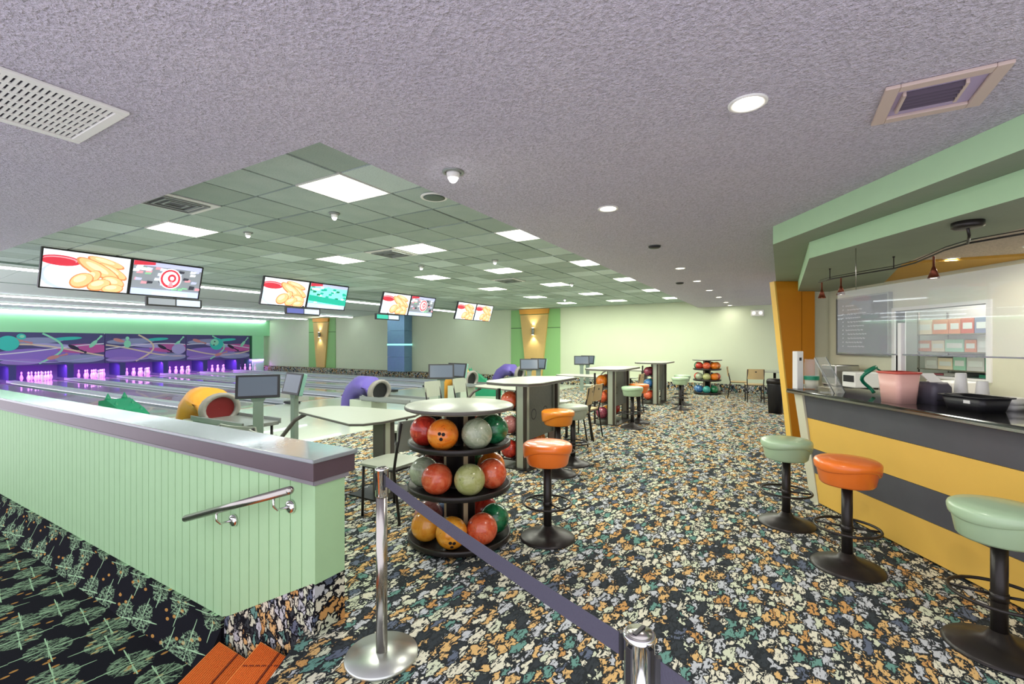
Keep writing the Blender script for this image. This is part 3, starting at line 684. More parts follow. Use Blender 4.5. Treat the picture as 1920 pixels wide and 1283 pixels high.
# rectangular rack units with bar-height tops
def rect_rack(a, b, label, cols, nm, seen=3):
    r = thing('rack_table', label, 'rack table', UV(a, b, 0), PHI, 'bar height rack tables')
    pts = [(-.18, .12), (-.10, -.16), (.10, -.24), (1.12, -.24), (1.28, -.14), (1.30, .08), (1.05, .42), (.85, .52), (.05, .52), (-.10, .42)]
    MB().prism(pts, 1.0, 1.035).build('table_top', M_lam, r, bevel=.004)
    q = [(x*1.004-.002, y*1.006) for x, y in pts]; MB().prism(q, 1.004, 1.028).build('edge_band', M_edge, r)
    for x in (0, .88):
        p = MB().box(x, x+.09, -.07, .07, .012, 1.0).build('post', mat('post_bronze', '4a4238', .35, .4), r, bevel=.004)
        MB().box(x-.006, x, -.035, .05, .012, 1.0).box(x+.02, x+.07, -.078, -.071, .012, 1.0).build('face_strip', mat('strip_silver', 'b9bfae', .3, .5), p)
    MB().box(.09, .88, -.02, .02, .32, .98).build('panel', M_greyd, r)
    for dx in (.3, .62): MB().add([(dx+.07*math.cos(t), -.021, .62+.07*math.sin(t)) for t in [2*math.pi*k/16 for k in range(16)]]+[(dx+.055*math.cos(t), -.021, .62+.055*math.sin(t)) for t in [2*math.pi*k/16 for k in range(16)]], [(k, (k+1) % 16, 16+(k+1) % 16, 16+k) for k in range(16)]).build('emblem_ring', M_black2, r)
    MB().box(-.06, 1.02, -.14, .42, 0, .012).build('base_plate', M_black, r)
    for z in (.10, .40, .70):
        MB().box(-.02, .99, .09, .125, z, z+.018).box(-.02, .99, .27, .305, z, z+.018).build('shelf_rail', M_black, r)
        MB().box(0, .02, .0, .3, z-.012, z).box(.95, .97, .0, .3, z-.012, z).build('shelf_arm', M_black, r)
    MB().box(-.0, .03, .3, .33, 0, .95).box(.94, .97, .3, .33, 0, .95).build('rear_post', M_black, r)
    for tz, (z, tn) in enumerate(((.70, 'top'), (.40, 'middle'), (.10, 'bottom'))):
        for k in range(4):
            P = UV(a+.08+k*.245, b+.197, z+.018+R_B*.63+.01)
            ball((P.x, P.y, z+.018+.088), cols[tz][k], f'{cols[tz][k]} ball, {["near end", "second", "third", "far end"][k]} of the {tn} rail, {nm} rack table', f'balls in the {nm} rack table')
rect_rack(4.79, 2.69, 'bar height table with grey slotted panel over a ball rack, nearest of three', [['coral', 'dark brown', 'orange', 'red'], ['dusty pink', 'green', 'red', 'coral'], ['red', 'green', 'red', 'orange']], 'nearest')
rect_rack(8.22, 2.71, 'bar height table with bronze posts over a ball rack, middle of three', [['orange', 'coral', 'red', 'green'], ['coral', 'orange', 'blue', 'red'], ['maroon', 'yellow orange', 'pale green', 'red']], 'middle')
rect_rack(11.6, 2.69, 'bar height table over a ball rack, farthest of three', [['maroon', 'red', 'blue', 'teal'], ['blue', 'teal', 'red', 'orange'], ['coral', 'red', 'green', 'blue']], 'farthest')
# ------------------------------------------------------------------ stools
def stool(x, y, m, label, group, rz=0, h=.745, s=1.0):
    t = thing('bar_stool', label, 'stool', (x, y, 0), rz, group)
    zb = h-.175
    MB().lathe([(.05, zb-.004), (.148, zb), (.158, zb+.012), (.178, h-.055), (.180, h-.04)], 40).build('seat_shell', m, t)
    rings = []; n = 40
    lip = lambda k: .04+.055*max(0, math.cos(2*math.pi*k/n-.6))**2+.012*math.sin(4*math.pi*k/n)
    for fr, dz in ((.180, -1), (.1865, -.85), (.190, -.5), (.191, 0), (.186, .012), (.17, .022), (.10, .030), (.001, .032)):
        rg = []
        for k in range(n):
            z = h-.03+dz if dz >= 0 else h-.03+lip(k)*dz
            if dz >= 0: z = h-.032+dz
            rg.append((fr*math.cos(2*math.pi*k/n), fr*math.sin(2*math.pi*k/n), z))
        rings.append(rg)
    MB().loft(rings).build('cushion', m, t)
    MB().cyl(0, 0, .03, zb, .032, 20).lathe([(.06, zb-.012), (.06, zb)], 16).build('post', M_black, t)
    MB().lathe([(.213, 0), (.213, .006), (.20, .018), (.13, .04), (.06, .065), (.036, .10)], 40).build('base', M_black, t)
    fr = MB().tube([(.185*math.cos(2*math.pi*k/32), .185*math.sin(2*math.pi*k/32), .27) for k in range(32)], .009, 8, closed=True)
    fr.tube([(.03, 0, .27), (.18, .02, .27)], .007, 6).tube([(-.03, 0, .27), (-.18, .02, .27)], .007, 6).lathe([(.036, .245), (.036, .285)], 16)
    fr.build('foot_ring', M_black, t)
    return t
stool(.275, 3.55, M_seat_o, 'orange round bar stool beside the nearest round rack', 'bar stools at the rack tables', 2.2)
stool(.53, 5.28, M_seat_y, 'amber orange bar stool in front of the nearest rack table', 'bar stools at the rack tables', 2.6)
stool(.76, 5.72, M_seat_w, 'grey green bar stool half hidden behind the amber one', 'bar stools at the rack tables')
stool(2.15, 8.2, M_seat_g, 'green bar stool at the middle rack table', 'bar stools at the rack tables')
stool(2.42, 8.75, M_seat_o, 'orange bar stool behind the green one at the middle rack table', 'bar stools at the rack tables')
stool(3.85, 10.5, M_seat_g, 'pale green bar stool at the farthest rack table', 'bar stools at the rack tables')
stool(4.2, 11.3, M_seat_g, 'green bar stool behind the farthest rack table', 'bar stools at the rack tables')
stool(2.29, 3.83, M_seat_g, 'green bar stool at the far end of the bar counter', 'bar stools along the counter', -.6, .715)
stool(2.25, 3.08, M_seat_o, 'orange bar stool in the middle of the three at the counter', 'bar stools along the counter', -.6, .735)
stool(2.38, 2.24, M_seat_g, 'green bar stool at the near end of the counter, cut by the frame', 'bar stools along the counter', -.6, .72)
# ------------------------------------------------------------------ chairs, seating tables
def chair(loc, rz, label, group, m=None):
    m = m or M_lam; c = thing('cafe_chair', label, 'chair', loc, rz, group)     # faces local +y
    MB().prism([(-.17, -.2), (.17, -.2), (.215, -.1), (.215, .16), (.15, .215), (-.15, .215), (-.215, .16), (-.215, -.1)], .445, .465).build('seat', m, c, bevel=.004)
    bk = MB(); n = 8
    rows = []
    for z, w in ((.60, .185), (.70, .2), (.80, .205), (.86, .195)):
        f = []; 
        for yy in (0, -.014):
            f += [(w*(2*k/n-1), -.235-.05*(z-.6)*2+yy-.03*(1-(2*k/n-1)**2), z) for k in (range(n+1) if yy == 0 else range(n, -1, -1))]
        rows.append(f)
    bk.loft(rows, smooth=False).build('backrest', m, c)
    MB().cyl(0, 0, 0, .003, .02, 12).build('grip_hole', M_black2, c, loc=(0, -.296, .79), rot=(R(90), 0, 0))
    for sx in (-1, 1):
        MB().tube([(sx*.19, .17, 0), (sx*.185, .16, .44)], .012, 8).build('leg', M_black, c)
        MB().tube([(sx*.19, -.27, 0), (sx*.185, -.2, .44), (sx*.19, -.235, .6), (sx*.185, -.285, .85)], .012, 8).build('leg', M_black, c)
    MB().tube([(-.185, .16, .435), (.185, .16, .435)], .009, 6).tube([(-.185, -.2, .435), (.185, -.2, .435)], .009, 6).tube([(-.185, -.2, .435), (-.185, .16, .435)], .009, 6).tube([(.185, -.2, .435), (.185, .16, .435)], .009, 6).build('seat_frame', M_black, c)
    return c
GC = 'cafe chairs round the seating tables'
chair(UV(2.98, 2.98), PHI, 'pale laminate chair between the near stanchion and the nearest round rack', GC)
chair(UV(2.28, 3.72), PHI-R(90)+.15, 'pale chair showing its back over the half wall, left of two', GC)
chair(UV(2.22, 3.22), PHI-R(90)-.1, 'pale chair showing its back over the half wall, right of two', GC)
chair(UV(6.47, 2.72), PHI+R(8), 'tan backed chair beyond the nearest rack table, left of two', GC, M_tan)
chair(UV(6.98, 2.78), PHI+R(-6), 'tan backed chair beyond the nearest rack table, right of two', GC, M_tan)
chair(UV(6.08, 4.88), PHI+R(180), 'pale chair at the second seating table', GC)
chair(UV(6.86, 4.89), PHI+R(180), 'pale chair behind the nearest rack table', GC)
chair(UV(9.9, 2.85), PHI, 'tan chair between the middle and farthest rack tables', GC, M_tan)
chair(UV(12.2, 3.9), PHI+R(100), 'pale chair near the third scoring console', GC)
def seating(a, b, label):
    t = thing('seating_table', label, 'table', UV(a, b, 0), PHI, 'fixed seating tables')
    out = [(-.45, -.55), (-.38, -.66), (-.2, -.72), (.25, -.72), (.42, -.64), (.47, -.5), (.36, .5), (.26, .64), (.0, .7), (-.12, .66), (-.2, .55)]
    MB().prism(out, .735, .76).build('table_top', M_lam, t, bevel=.004)
    MB().prism([(x*1.006, y*1.004) for x, y in out], .738, .754).build('edge_band', M_edge, t)
    p = MB().box(-.09, .06, -.62, -.47, .01, .735).build('pedestal', M_edge, t, bevel=.004)
    MB().box(-.07, -.01, -.628, -.621, .01, .735).build('face_strip', mat('strip_pale', 'c6ccb6', .4), p)
    MB().box(-.25, .25, -.75, -.3, 0, .012).build('base_plate', M_black, t)
    MB().tube([(-.15, .5, .73), (-.2, .62, .66), (-.28, .8, .42), (-.36, .95, .1), (-.38, 1.0, 0)], .022, 10).build('curved_leg', M_edge, t)
    for k, (sx, sy) in enumerate(((.82, .1), (.9, -.5))):
        s_ = MB().prism([(sx-.2, sy-.12), (sx-.1, sy-.2), (sx+.15, sy-.2), (sx+.22, sy), (sx+.15, sy+.2), (sx-.1, sy+.2), (sx-.2, sy+.12)], .44, .465).build('seat', M_lam, t, bevel=.004)
        MB().cyl(sx, sy, .012, .44, .028, 14).lathe([(.15, 0), (.15, .008), (.05, .02)], 20, cx=sx, cy=sy).build('seat_post', M_black, t)
        MB().tube([(0, -.54, .3), (sx*.4, -.5+(sy+.5)*.3, .22), (sx, sy, .3)], .018, 8).build('swing_arm', M_edge, t)
    return t
seating(3.35, 4.0, 'pale seating table with a curved leg and attached round seats, nearest')
seating(6.75, 4.0, 'pale seating table behind the nearest rack table')
seating(10.15, 4.0, 'pale seating table behind the middle rack table')
seating(13.2, 3.9, 'pale seating table, farthest, near the far wall')
# lone table by the far wall
t = thing('dining_table', 'pale pedestal table standing alone by the far wall', 'table', UV(14.35, .15, 0), PHI)
MB().prism([(-.4, -.45), (.4, -.45), (.45, -.4), (.45, .4), (.4, .45), (-.4, .45), (-.45, .4), (-.45, -.4)], .735, .765).build('table_top', M_lam, t, bevel=.004)
MB().cyl(0, 0, .02, .735, .035, 14).build('pedestal', M_black, t)
for an in range(4): MB().prism([(.02*math.cos(an*math.pi/2+q)+0, .02*math.sin(an*math.pi/2+q)) for q in (2.3, -2.3)]+[(.35*math.cos(an*math.pi/2-.06), .35*math.sin(an*math.pi/2-.06)), (.35*math.cos(an*math.pi/2+.06), .35*math.sin(an*math.pi/2+.06))], 0, .03).build('foot', M_black, t)
chair(UV(14.15, 1.02), PHI+R(185), 'tan chair at the lone far table, left side', GC, M_tan)
chair(UV(13.4, .6), PHI-R(80), 'dark framed chair at the lone far table, near side', GC, M_tan)
# trash bin
t = thing('trash_bin', 'tall black waste bin beside the orange pylon', 'bin', (5.72, 9.95, 0), .1)
MB().lathe([(.17, 0), (.20, .62), (.20, .64)], 4).build('body', M_black2, t); MB().lathe([(.215, .64), (.22, .70), (.20, .74), (.001, .745)], 4).build('lid', M_black, t)
# emergency light
t = thing('emergency_light', 'white twin emergency light box high on the far wall', 'emergency light', UV(A_W-.06, .62, 2.43), PHI)
MB().box(-.05, .055, -.17, .17, -.09, .09).build('housing', M_white, t, bevel=.01)
for y in (-.09, .09): MB().lathe([(.045, 0), (.05, .03)], 14).build('lamp', mat('lens_white', 'fffdf0', .3, emit=.8), t, loc=(-.05, y, .0), rot=(0, R(-90), 0))
# ------------------------------------------------------------------ ball returns, consoles
def ball_return(a, b, m, mi, label, collar=None):
    t = thing('ball_return', label, 'ball return', UV(a, b, 0), PHI, 'arched ball returns')
    path = [(.62, .02), (.62, .2), (.56, .40), (.43, .58), (.22, .70), (-.02, .70), (-.22, .62)]
    rad = [.12, .13, .15, .17, .19, .205, .215]; rings = []
    for i, (y, z) in enumerate(path):
        d = Vector((0, path[min(i+1, 6)][0]-path[max(i-1, 0)][0], path[min(i+1, 6)][1]-path[max(i-1, 0)][1])).normalized()
        nrm = Vector((0, -d.z, d.y))
        if i == 6: nrm = Vector((0, -.12, 1)).normalized()
        r = rad[i]; hz = (.10, .12, .15, .165, .18, .20, .225)[i]
        c = Vector((0, y, z-(.0 if i < 5 else .03)))
        rings.append([tuple(c+Vector((1, 0, 0))*(r*1.25*math.cos(q))+nrm*(hz*math.sin(q))) for q in [2*math.pi*k/20 for k in range(20)]])
    MB().loft(rings).build('hood', m, t)
    c = Vector(rings[-1][0])+Vector(rings[-1][10]); c = c/2
    col_ = []
    for fy, sc_ in ((.0, 1.0), (-.05, 1.02), (-.08, .98), (-.08, .76), (-.02, .74)):
        col_.append([tuple(c+(Vector(p)-c)*sc_+Vector((0, fy, 0))) for p in rings[-1]])
    MB().loft(col_, caps=False).build('collar', mat('return_collar', '8e8a84', .5), t)
    MB().loft([[tuple(c+(Vector(p)-c)*s_+Vector((0, fy, 0))) for p in rings[-1]] for fy, s_ in ((-.03, .75), (-.018, .3), (-.016, .01))], caps=False).build('inside', mi, t)
    MB().box(-.24, .24, -1.25, -.02, .42, .47).box(-.26, -.235, -1.27, 0, .44, .51).box(.235, .26, -1.27, 0, .44, .51).build('ball_tray', M_grey, t, bevel=.006)
    MB().box(-.2, .2, -.25, .35, 0, .42).build('cabinet', mat('return_cabinet', 'c2ccba', .5), t, bevel=.01)
    for y in (-1.15,):
        for x in (-.2, .2): MB().tube([(x, y, 0), (x, y, .43)], .018, 8).build('leg', M_black, t)
M_hoodo = mat('hood_orange', 'e6a23c', .4, var=.08); M_hoodp = mat('hood_purple', '6a5cae', .4, var=.08)
M_inred = mat('inside_red', '7c1418', .5); M_indark = mat('inside_dark', '18181c', .5)
ball_return(3.48, 7.05, M_hoodo, M_inred, 'orange arched ball return with a red opening, nearest')
ball_return(6.3, 6.9, M_hoodp, M_indark, 'purple arched ball return on the approach, second')
ball_return(9.6, 7.1, M_hoodo, M_indark, 'orange arched ball return, third, beyond the score consoles')
ball_return(12.3, 7.2, M_hoodp, M_indark, 'purple arched ball return, farthest, by the wall panel')
M_dr = mat('ramp_green', '1c8f68', .45, var=.15)
def dragon(a, b, rz, label, sc=1.0):
    t = thing('ball_ramp', label, 'ball ramp', UV(a, b, 0), PHI+rz, "green children's ball ramps")
    MB().prism_yz([(-.45, 0), (-.45, .12), (-.2, .28), (.15, .58), (.42, .72), (.55, .70), (.56, .6), (.4, .5), (.38, 0)], -.16, .16).build('ramp_body', M_dr, t, bevel=.03)
    for k in range(6):
        y = -.3+k*.15; z = .2+k*.095
        for sx in (-1, 1): MB().lathe([(.045, 0), (.03, .05), (.002, .11)], 8).build('knob', M_dr, t, loc=(sx*.11, y, z+.02))
    MB().box(-.05, .05, -.4, .4, .0, .01).build('channel', M_indark, t, loc=(0, 0, .0))
dragon(2.92, 7.75, 0.3, 'dark green knobbly ball ramp left of the nearest orange ball return')
dragon(11.1, 7.4, 0.4, 'green knobbly ball ramp left of the farthest purple ball return')
def console(a, b, rz, label, scr='lilac', h=1.09):
    t = thing('score_console', label, 'console', UV(a, b, 0), rz, 'score consoles')   # screen faces local -y
    MB().lathe([(.16, 0), (.16, .012), (.05, .03)], 24).build('base', M_grey, t)
    MB().box(-.055, .055, -.03, .03, .02, h-.28).build('post', mat('console_post', '86988c', .4, .2), t, bevel=.008)
    MB().prism_xz([(-.05, h-.3), (.05, h-.3), (.10, h-.2), (-.10, h-.2)], -.025, .025).build('neck', MC['console_post'], t)
    s_ = thing('monitor', None, None, (0, -.02, h-.1), (R(-14), 0, 0)); s_.parent = t
    MB().box(-.235, .235, -.0, .05, -.14, .14).build('monitor_casing', mat('console_shell', '7fae9e', .4), s_, bevel=.01)
    MB().box(-.235, .235, -.012, 0, -.14, .14).build('bezel', M_black2, s_, bevel=.003)
    MB().flat([(-.205, -.11), (.205, -.11), (.205, .115), (-.205, .115)], -.0135).build('display', mat('display_faint_glow', '5f6878', .2, emit=.12), s_)  # dim display with a faint glow of its own
for k, (a, b) in enumerate(((3.2, 5.4), (6.63, 5.4), (10.05, 5.4), (13.4, 5.35))):
    nm = ['nearest', 'second', 'third', 'farthest'][k]; P = UV(a, b)
    console(a, b, math.atan2(P.x, -P.y)*0+(.42, .15, .02, -.1)[k], f'score console with a dark monitor facing the walkway, {nm} pair, left one')
    console(a+.46, b-.02, PHI-R(80)+(.0, .1, .1, .1)[k]-R(20), f'score console turned sideways, {nm} pair, right one')
# ------------------------------------------------------------------ bar: soffits, pylon, counter
def SX(name, mb, m): return struct(name, mb, m, rot=0)
u2 = (ST, CT)
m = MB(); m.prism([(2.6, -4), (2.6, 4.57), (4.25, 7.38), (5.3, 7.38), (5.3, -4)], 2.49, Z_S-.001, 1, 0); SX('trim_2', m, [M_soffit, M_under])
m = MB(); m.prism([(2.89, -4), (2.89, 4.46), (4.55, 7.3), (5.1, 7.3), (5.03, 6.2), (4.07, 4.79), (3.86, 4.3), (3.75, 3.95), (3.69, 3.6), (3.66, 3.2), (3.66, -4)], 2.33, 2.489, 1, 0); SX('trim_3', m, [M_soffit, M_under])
m = MB(); m.prism([(5.03, 6.2), (4.07, 4.79), (4.98, 4.3), (5.03, 4.3)], 2.335, 2.489); SX('trim_4', m, M_mustard)
m = MB(); m.box(3.6, 5.05, -4, 4.9, 2.36, 2.45); SX('ceiling_bar', m, stucco('bar_stucco', 'd6c8b4', 'd2c0b6'))
# pylon
py = thing('pylon', 'tall tapering orange panel pylon between the bar and the far wall', 'pylon', (4.45, 7.3, 0), 0)
MB().prism_xz([(-.02, 0), (.12, 0), (.12, 2.487), (-.29, 2.487)], -.06, .06).build('panel', M_orange_wall, py)
MB().prism_xz([(.13, 0), (.33, 0), (.33, 2.487), (.13, 2.487)], -.06, .06).build('panel', M_orange_wall, py)
MB().prism_xz([(-.045, 0), (-.022, 0), (-.292, 2.487), (-.315, 2.487)], -.065, .065).build('edge_strip', M_yellow, py)
# back wall with the pass-through window
m = MB()
WX = 5.04; y0w, y1w, z0w, z1w = 4.86, 6.02, 1.12, 1.93
m.box(WX, WX+.12, -4, y0w, 0, 2.489); m.box(WX, WX+.12, y1w, 7.36, 0, 2.489); m.box(WX, WX+.12, y0w, y1w, 0, z0w); m.box(WX, WX+.12, y0w, y1w, z1w, 2.489)
m.box(4.79, WX, 7.3, 7.4, 0, 2.489)
SX('wall_bar', m, mat('bar_wall', 'd6d6be', .7, var=.04))
wf = thing('window_1', None, None, (WX, 0, 0), 0); wf['kind'] = 'structure'
for (ya, yb, za, zb_) in ((y0w-.05, y1w+.05, z1w, z1w+.04), (y0w-.05, y1w+.05, z0w-.03, z0w), (y0w-.05, y0w, z0w, z1w), (y1w, y1w+.05, z0w, z1w)):
    MB().box(-.02, .13, ya, yb, za, zb_).build('window_frame', M_white, wf)
m = MB(); m.box(6.3, 6.4, 3.5, 7.5, 0, 2.489); m.box(5.16, 6.3, 7.36, 7.45, 0, 2.489); m.box(5.16, 6.4, 3.4, 3.5, 0, 2.489); m.box(5.16, 6.4, 3.4, 7.45, -.05, 0); m.box(5.16, 6.4, 3.4, 7.45, 2.4, 2.489); SX('wall_kitchen', m, mat('kitchen_wall', 'dfe4e0', .6))
area('kitchen_fill', (5.75, 5.4, 2.36), (0, 0, 0), .9, 1.8, 28, (.95, 1, .97))  # unseen lamp added to brighten the view through the serving window
# stacked boxes on kitchen shelves behind the window
sh = thing('kitchen_shelf', 'metal kitchen shelf seen through the serving window', 'shelf', (6.05, 5.5, 0), 0)
for z in (.9, 1.14, 1.38, 1.62): MB().box(-.22, .22, -1.1, 1.1, z, z+.015).build('board', M_steel, sh)
for y in (-1.1, 1.08):
    for x in (-.22, .2): MB().box(x, x+.02, y, y+.02, 0, 1.95).build('post', M_steel, sh)
ords11 = ords+['ninth', 'tenth', 'eleventh', 'twelfth', 'thirteenth']
cols = ['d25a44', 'a8d8be', 'e2906a', '8288a8', '3aa080', 'd8d8d4', 'c86a78', 'f0e2c8']
rr = random.Random(4); words = ['red', 'mint', 'orange', 'slate', 'green', 'white', 'pink', 'cream']
for zi, z in enumerate((.915, 1.155, 1.395, 1.635)):
    y = -1.0; q = 0
    while y < .95:
        w = rr.uniform(.16, .3); h = rr.uniform(.14, .2) if zi < 3 else .2; c = rr.randrange(8)
        bx = MB().box(-.15, .15, 0, w-.012, 0, h).box(-.152, -.15, .02, w-.035, h*.3, h*.7, 1).build('carton', [mat('carton_'+words[c], cols[c], .5), mat('carton_label', 'e8ece8', .5)], None, loc=(6.03, 5.5+y, z))
        tag(bx, f'{words[c]} carton on the {["lowest", "second", "third", "top"][zi]} kitchen shelf, {ords11[q]} from the near end', 'carton', 'cartons on the kitchen shelf')
        y += w; q += 1
# menu board
mb_ = thing('menu_board', 'dark chalk menu board with rows of white writing on the bar wall', 'menu board', (WX-.03, 6.56, 1.76), (0, 0, R(-90)))
MB().box(-.48, .48, -.02, .03, -.42, .42).build('board', mat('board_slate', '3e4150', .35), mb_)
for z0, z1, x0, x1 in ((-.43, -.41, -.49, .49), (.41, .43, -.49, .49), (-.41, .41, -.49, -.475), (-.41, .41, .475, .49)): MB().box(x0, x1, -.03, .03, z0, z1).build('frame', M_grey, mb_)
g = MB(); rr = random.Random(2)
for i in range(11):
    z = .3-i*.06; x = -.3+(.04 if i % 3 else 0)
    for _ in range(rr.randrange(4, 9)):
        l = rr.uniform(.02, .055); flat_band(g, [(x, z), (x+l*.3, z+.012), (x+l*.6, z-.008), (x+l, z+.006)], .0035, -.0215, 0); x += l+.012
    flat_band(g, [(-.36, z), (-.345, z+.012)], .006, -.0215, 0)
g.build('chalk_writing', mat('chalk', 'e8e8f0', .8), mb_)
# counter
ct = thing('bar_counter', 'long bar counter with black stone top and yellow and slate banded front', 'counter', (0, 0, 0), 0)
Y0, Y1 = -.6, 4.27
def front(z0, z1, m, dx=0):
    fx = lambda z: 2.86-.14*z/1.03+dx
    MB().prism_xz([(fx(z0), z0), (fx(z0)+.12, z0), (fx(z1)+.12, z1), (fx(z1), z1)], Y0, Y1).build('front_panel', m, ct)
front(.02, .295, M_yellow); front(.298, .53, M_dark); front(.533, .812, M_yellow); front(.815, 1.025, M_dark)
MB().prism_xz([(2.855, .0), (3.3, 0), (3.3, 1.025), (2.70, 1.025)], Y1+.003, Y1+.12).build('end_panel', M_cream, ct)
MB().box(2.89, 2.98, Y0, Y1, 0, .019).build('toe_kick', M_black2, ct)
MB().box(2.65, 3.36, Y0, Y1+.16, 1.03, 1.07).build('counter_top', mat('black_stone', '23221f', .06, var=.3, vs=14, coat=.5), ct, bevel=.008)
MB().box(2.644, 2.652, Y0, Y1+.155, 1.036, 1.052).build('edge_strip', M_steel, ct)
# back counter
bc = thing('back_counter', 'low work counter against the bar wall under the serving window', 'counter', (0, 0, 0), 0)
MB().box(4.35, 5.02, .5, 7.1, .86, .9).build('worktop', M_steel, bc, bevel=.004)
for k in range(8): MB().box(4.40, 5.0, .55+k*.8, 1.32+k*.8, .0, .86).build('cabinet', M_white, bc, bevel=.004)
# glass guard hanging over the counter
gg = thing('glass_guard', 'clear hanging glass guard above the bar counter', 'glass guard', (2.98, 0, 0), 0)
MB().box(0, .008, .4, 2.3, 1.42, 1.97).build('pane', M_glass, gg); MB().box(0, .008, 2.31, 4.2, 1.42, 1.97).build('pane', M_glass, gg)
for y in (2.29, 3.98): MB().tube([(.004, y, 1.97), (.004, y, 2.33)], .003, 6).build('wire', M_steel, gg)
MB().box(-.012, .02, 3.50, 3.53, 1.07, 1.66).build('post', M_white, gg)
MB().box(-.004, .012, .4, 4.2, 1.412, 1.422).build('bottom_rail', M_steel, gg)
# things on the counter
CZ = 1.07
t = thing('card_holder', 'slim white upright dispenser at the far end of the counter', 'dispenser', (2.73, 4.38, CZ), .2)
MB().box(-.035, .035, -.03, .03, 0, .36).build('body', M_white, t, bevel=.006); MB().box(-.012, .012, -.032, -.03, .27, .3).build('slot', M_black2, t)
t = thing('glass_jar', 'tall clear glass jar with a green band near the counter end', 'jar', (2.84, 4.35, CZ), 0)
MB().lathe([(.055, 0), (.062, .01), (.062, .24), (.055, .27), (.058, .285)], 24).build('glass', M_glass, t); MB().lathe([(.0635, .09), (.0635, .125)], 24, caps=False).build('band', M_dr, t)
MB().lathe([(.052, .01), (.052, .09)], 20).build('contents', M_cream, t)
t = thing('sign_stand', 'slanted acrylic sign stand on the counter', 'sign', (2.86, 4.03, CZ), .5)
MB().prism_yz([(-.02, 0), (.0, 0), (.15, .30), (.14, .31)], -.09, .09).build('sheet', M_glass, t); MB().prism_yz([(0, 0), (.10, 0), (.10, .008), (0, .008)], -.09, .09).build('foot', M_glass, t)
MB().tube([(.09, -.02, 0), (.09, .14, .31)], .004, 6).tube([(-.09, -.02, 0), (-.09, .14, .31)], .004, 6).build('edge', M_grey, t)
t = thing('tape_dispenser', 'curled green hose on the counter behind the glass', 'hose', (2.97, 3.84, CZ), 0)
MB().tube([(.06*math.cos(q*.5)+.04*q*.1, .03*math.sin(q*.5), .02+.022*q) for q in range(11)], .014, 10).build('hose', mat('hose_green', '0f7a58', .35), t)
MB().tube([(-.02, 0, .2), (.06, 0, .24), (.12, .0, .2), (.16, .0, .12)], .008, 8).build('strap', MC['hose_green'], t); t.name = 'green_hose'
t = thing('pink_tub', 'translucent pink tub with a red rim on the counter', 'tub', (2.84, 3.37, CZ), .0)
def rr_box(x, y, z, r=.03, n=4):
    pts = []
    for cx, cy, a_ in ((x-r, y-r, 0), (-x+r, y-r, 90), (-x+r, -y+r, 180), (x-r, -y+r, 270)):
        pts += [(cx+r*math.cos(R(a_+90*k/n)), cy+r*math.sin(R(a_+90*k/n)), z) for k in range(n+1)]
    return pts
MB().loft([rr_box(.075, .085, 0), rr_box(.088, .10, .215), rr_box(.083, .095, .215), rr_box(.07, .08, .006)]).build('body', mat('tub_pink', 'e9b8ac', .3), t)
MB().loft([rr_box(.09, .102, .212), rr_box(.096, .108, .216), rr_box(.096, .108, .226), rr_box(.083, .095, .228)], caps=False).build('rim', mat('rim_red', 'cf5a4c', .4), t)
t = thing('receipt_printer', 'dark grey receipt printer beside the black tray', 'printer', (3.04, 3.31, CZ), .08)
MB().loft([rr_box(.075, .08, 0), rr_box(.075, .08, .12), rr_box(.06, .065, .155)]).build('body', mat('printer_grey', '55525e', .45), t)
MB().prism_yz([(-.03, 0), (-.026, 0), (.05, .06), (.045, .065)], -.05, .05).build('paper', M_white, t, loc=(0, 0, .15))
MB().box(-.06, .06, -.082, -.08, .03, .035).build('seam', M_black2, t)
t = thing('bus_tray', 'black plastic tub tray on the counter near the camera', 'tray', (3.0, 2.97, CZ), .04)
MB().loft([rr_box(.085, .12, 0), rr_box(.105, .14, .09), rr_box(.098, .133, .09), rr_box(.08, .115, .008)]).build('body', M_black2, t)
MB().loft([rr_box(.105, .14, .084), rr_box(.118, .153, .088), rr_box(.118, .153, .096), rr_box(.098, .133, .094)], caps=False).build('rim', M_black2, t)
MB().box(-.103, -.098, -.06, -.02, .05, .07).build('sticker', M_white, t, )
for k, (x, y, z) in enumerate(((3.24, 2.98, 0), (3.25, 2.78, 0), (3.22, 2.58, 0), (3.24, 2.77, .084))):
    t = thing('foam_box', 'white foam takeout box behind the black tray, '+['far one', 'middle one', 'nearest one', 'stacked on top'][k], 'box', (x, y, CZ+z), .1*k, 'foam boxes on the counter')
    MB().loft([rr_box(.06, .065, 0), rr_box(.075, .08, .04)]).build('base', M_white, t); MB().loft([rr_box(.077, .082, .041), rr_box(.072, .076, .07), rr_box(.06, .065, .082)]).build('lid', M_white, t)
for k, (x, y) in enumerate(((3.22, 3.40), (3.26, 3.18), (3.21, 3.28))):
    t = thing('paper_cup', 'upturned white paper cup behind the receipt printer, '+['left', 'right', 'middle'][k], 'cup', (x, y, CZ), 0, 'paper cups on the counter')
    MB().lathe([(.042, 0), (.044, .006), (.030, .12+.05*k), (.028, .122+.05*k)], 20).build('cup', M_white, t); MB().lathe([(.0435, .03), (.041, .05)], 20, caps=False).build('print_band', M_grey, t)
for k, (y, w, h, c, lb) in enumerate(((6.6, .3, .3, M_steel, 'steel drinks machine on the work counter, left end'), (6.2, .25, .22, M_white, 'white appliance on the work counter under the menu board'), (5.5, .22, .25, M_steel, 'steel urn shaped box under the serving window'), (4.9, .3, .2, M_white, 'white appliance at the right of the serving window'))):
    t = thing('appliance', lb, 'appliance', (4.72, y, .9), 0, None)
    MB().box(-.17, .17, -w/2, w/2, .015, h).build('body', c, t, bevel=.012); MB().box(-.175, -.17, -w/2+.03, w/2-.03, h*.4, h*.8).build('door', M_black2, t); MB().box(-.15, .15, -w/2+.02, w/2-.02, 0, .015).build('feet', M_black, t)
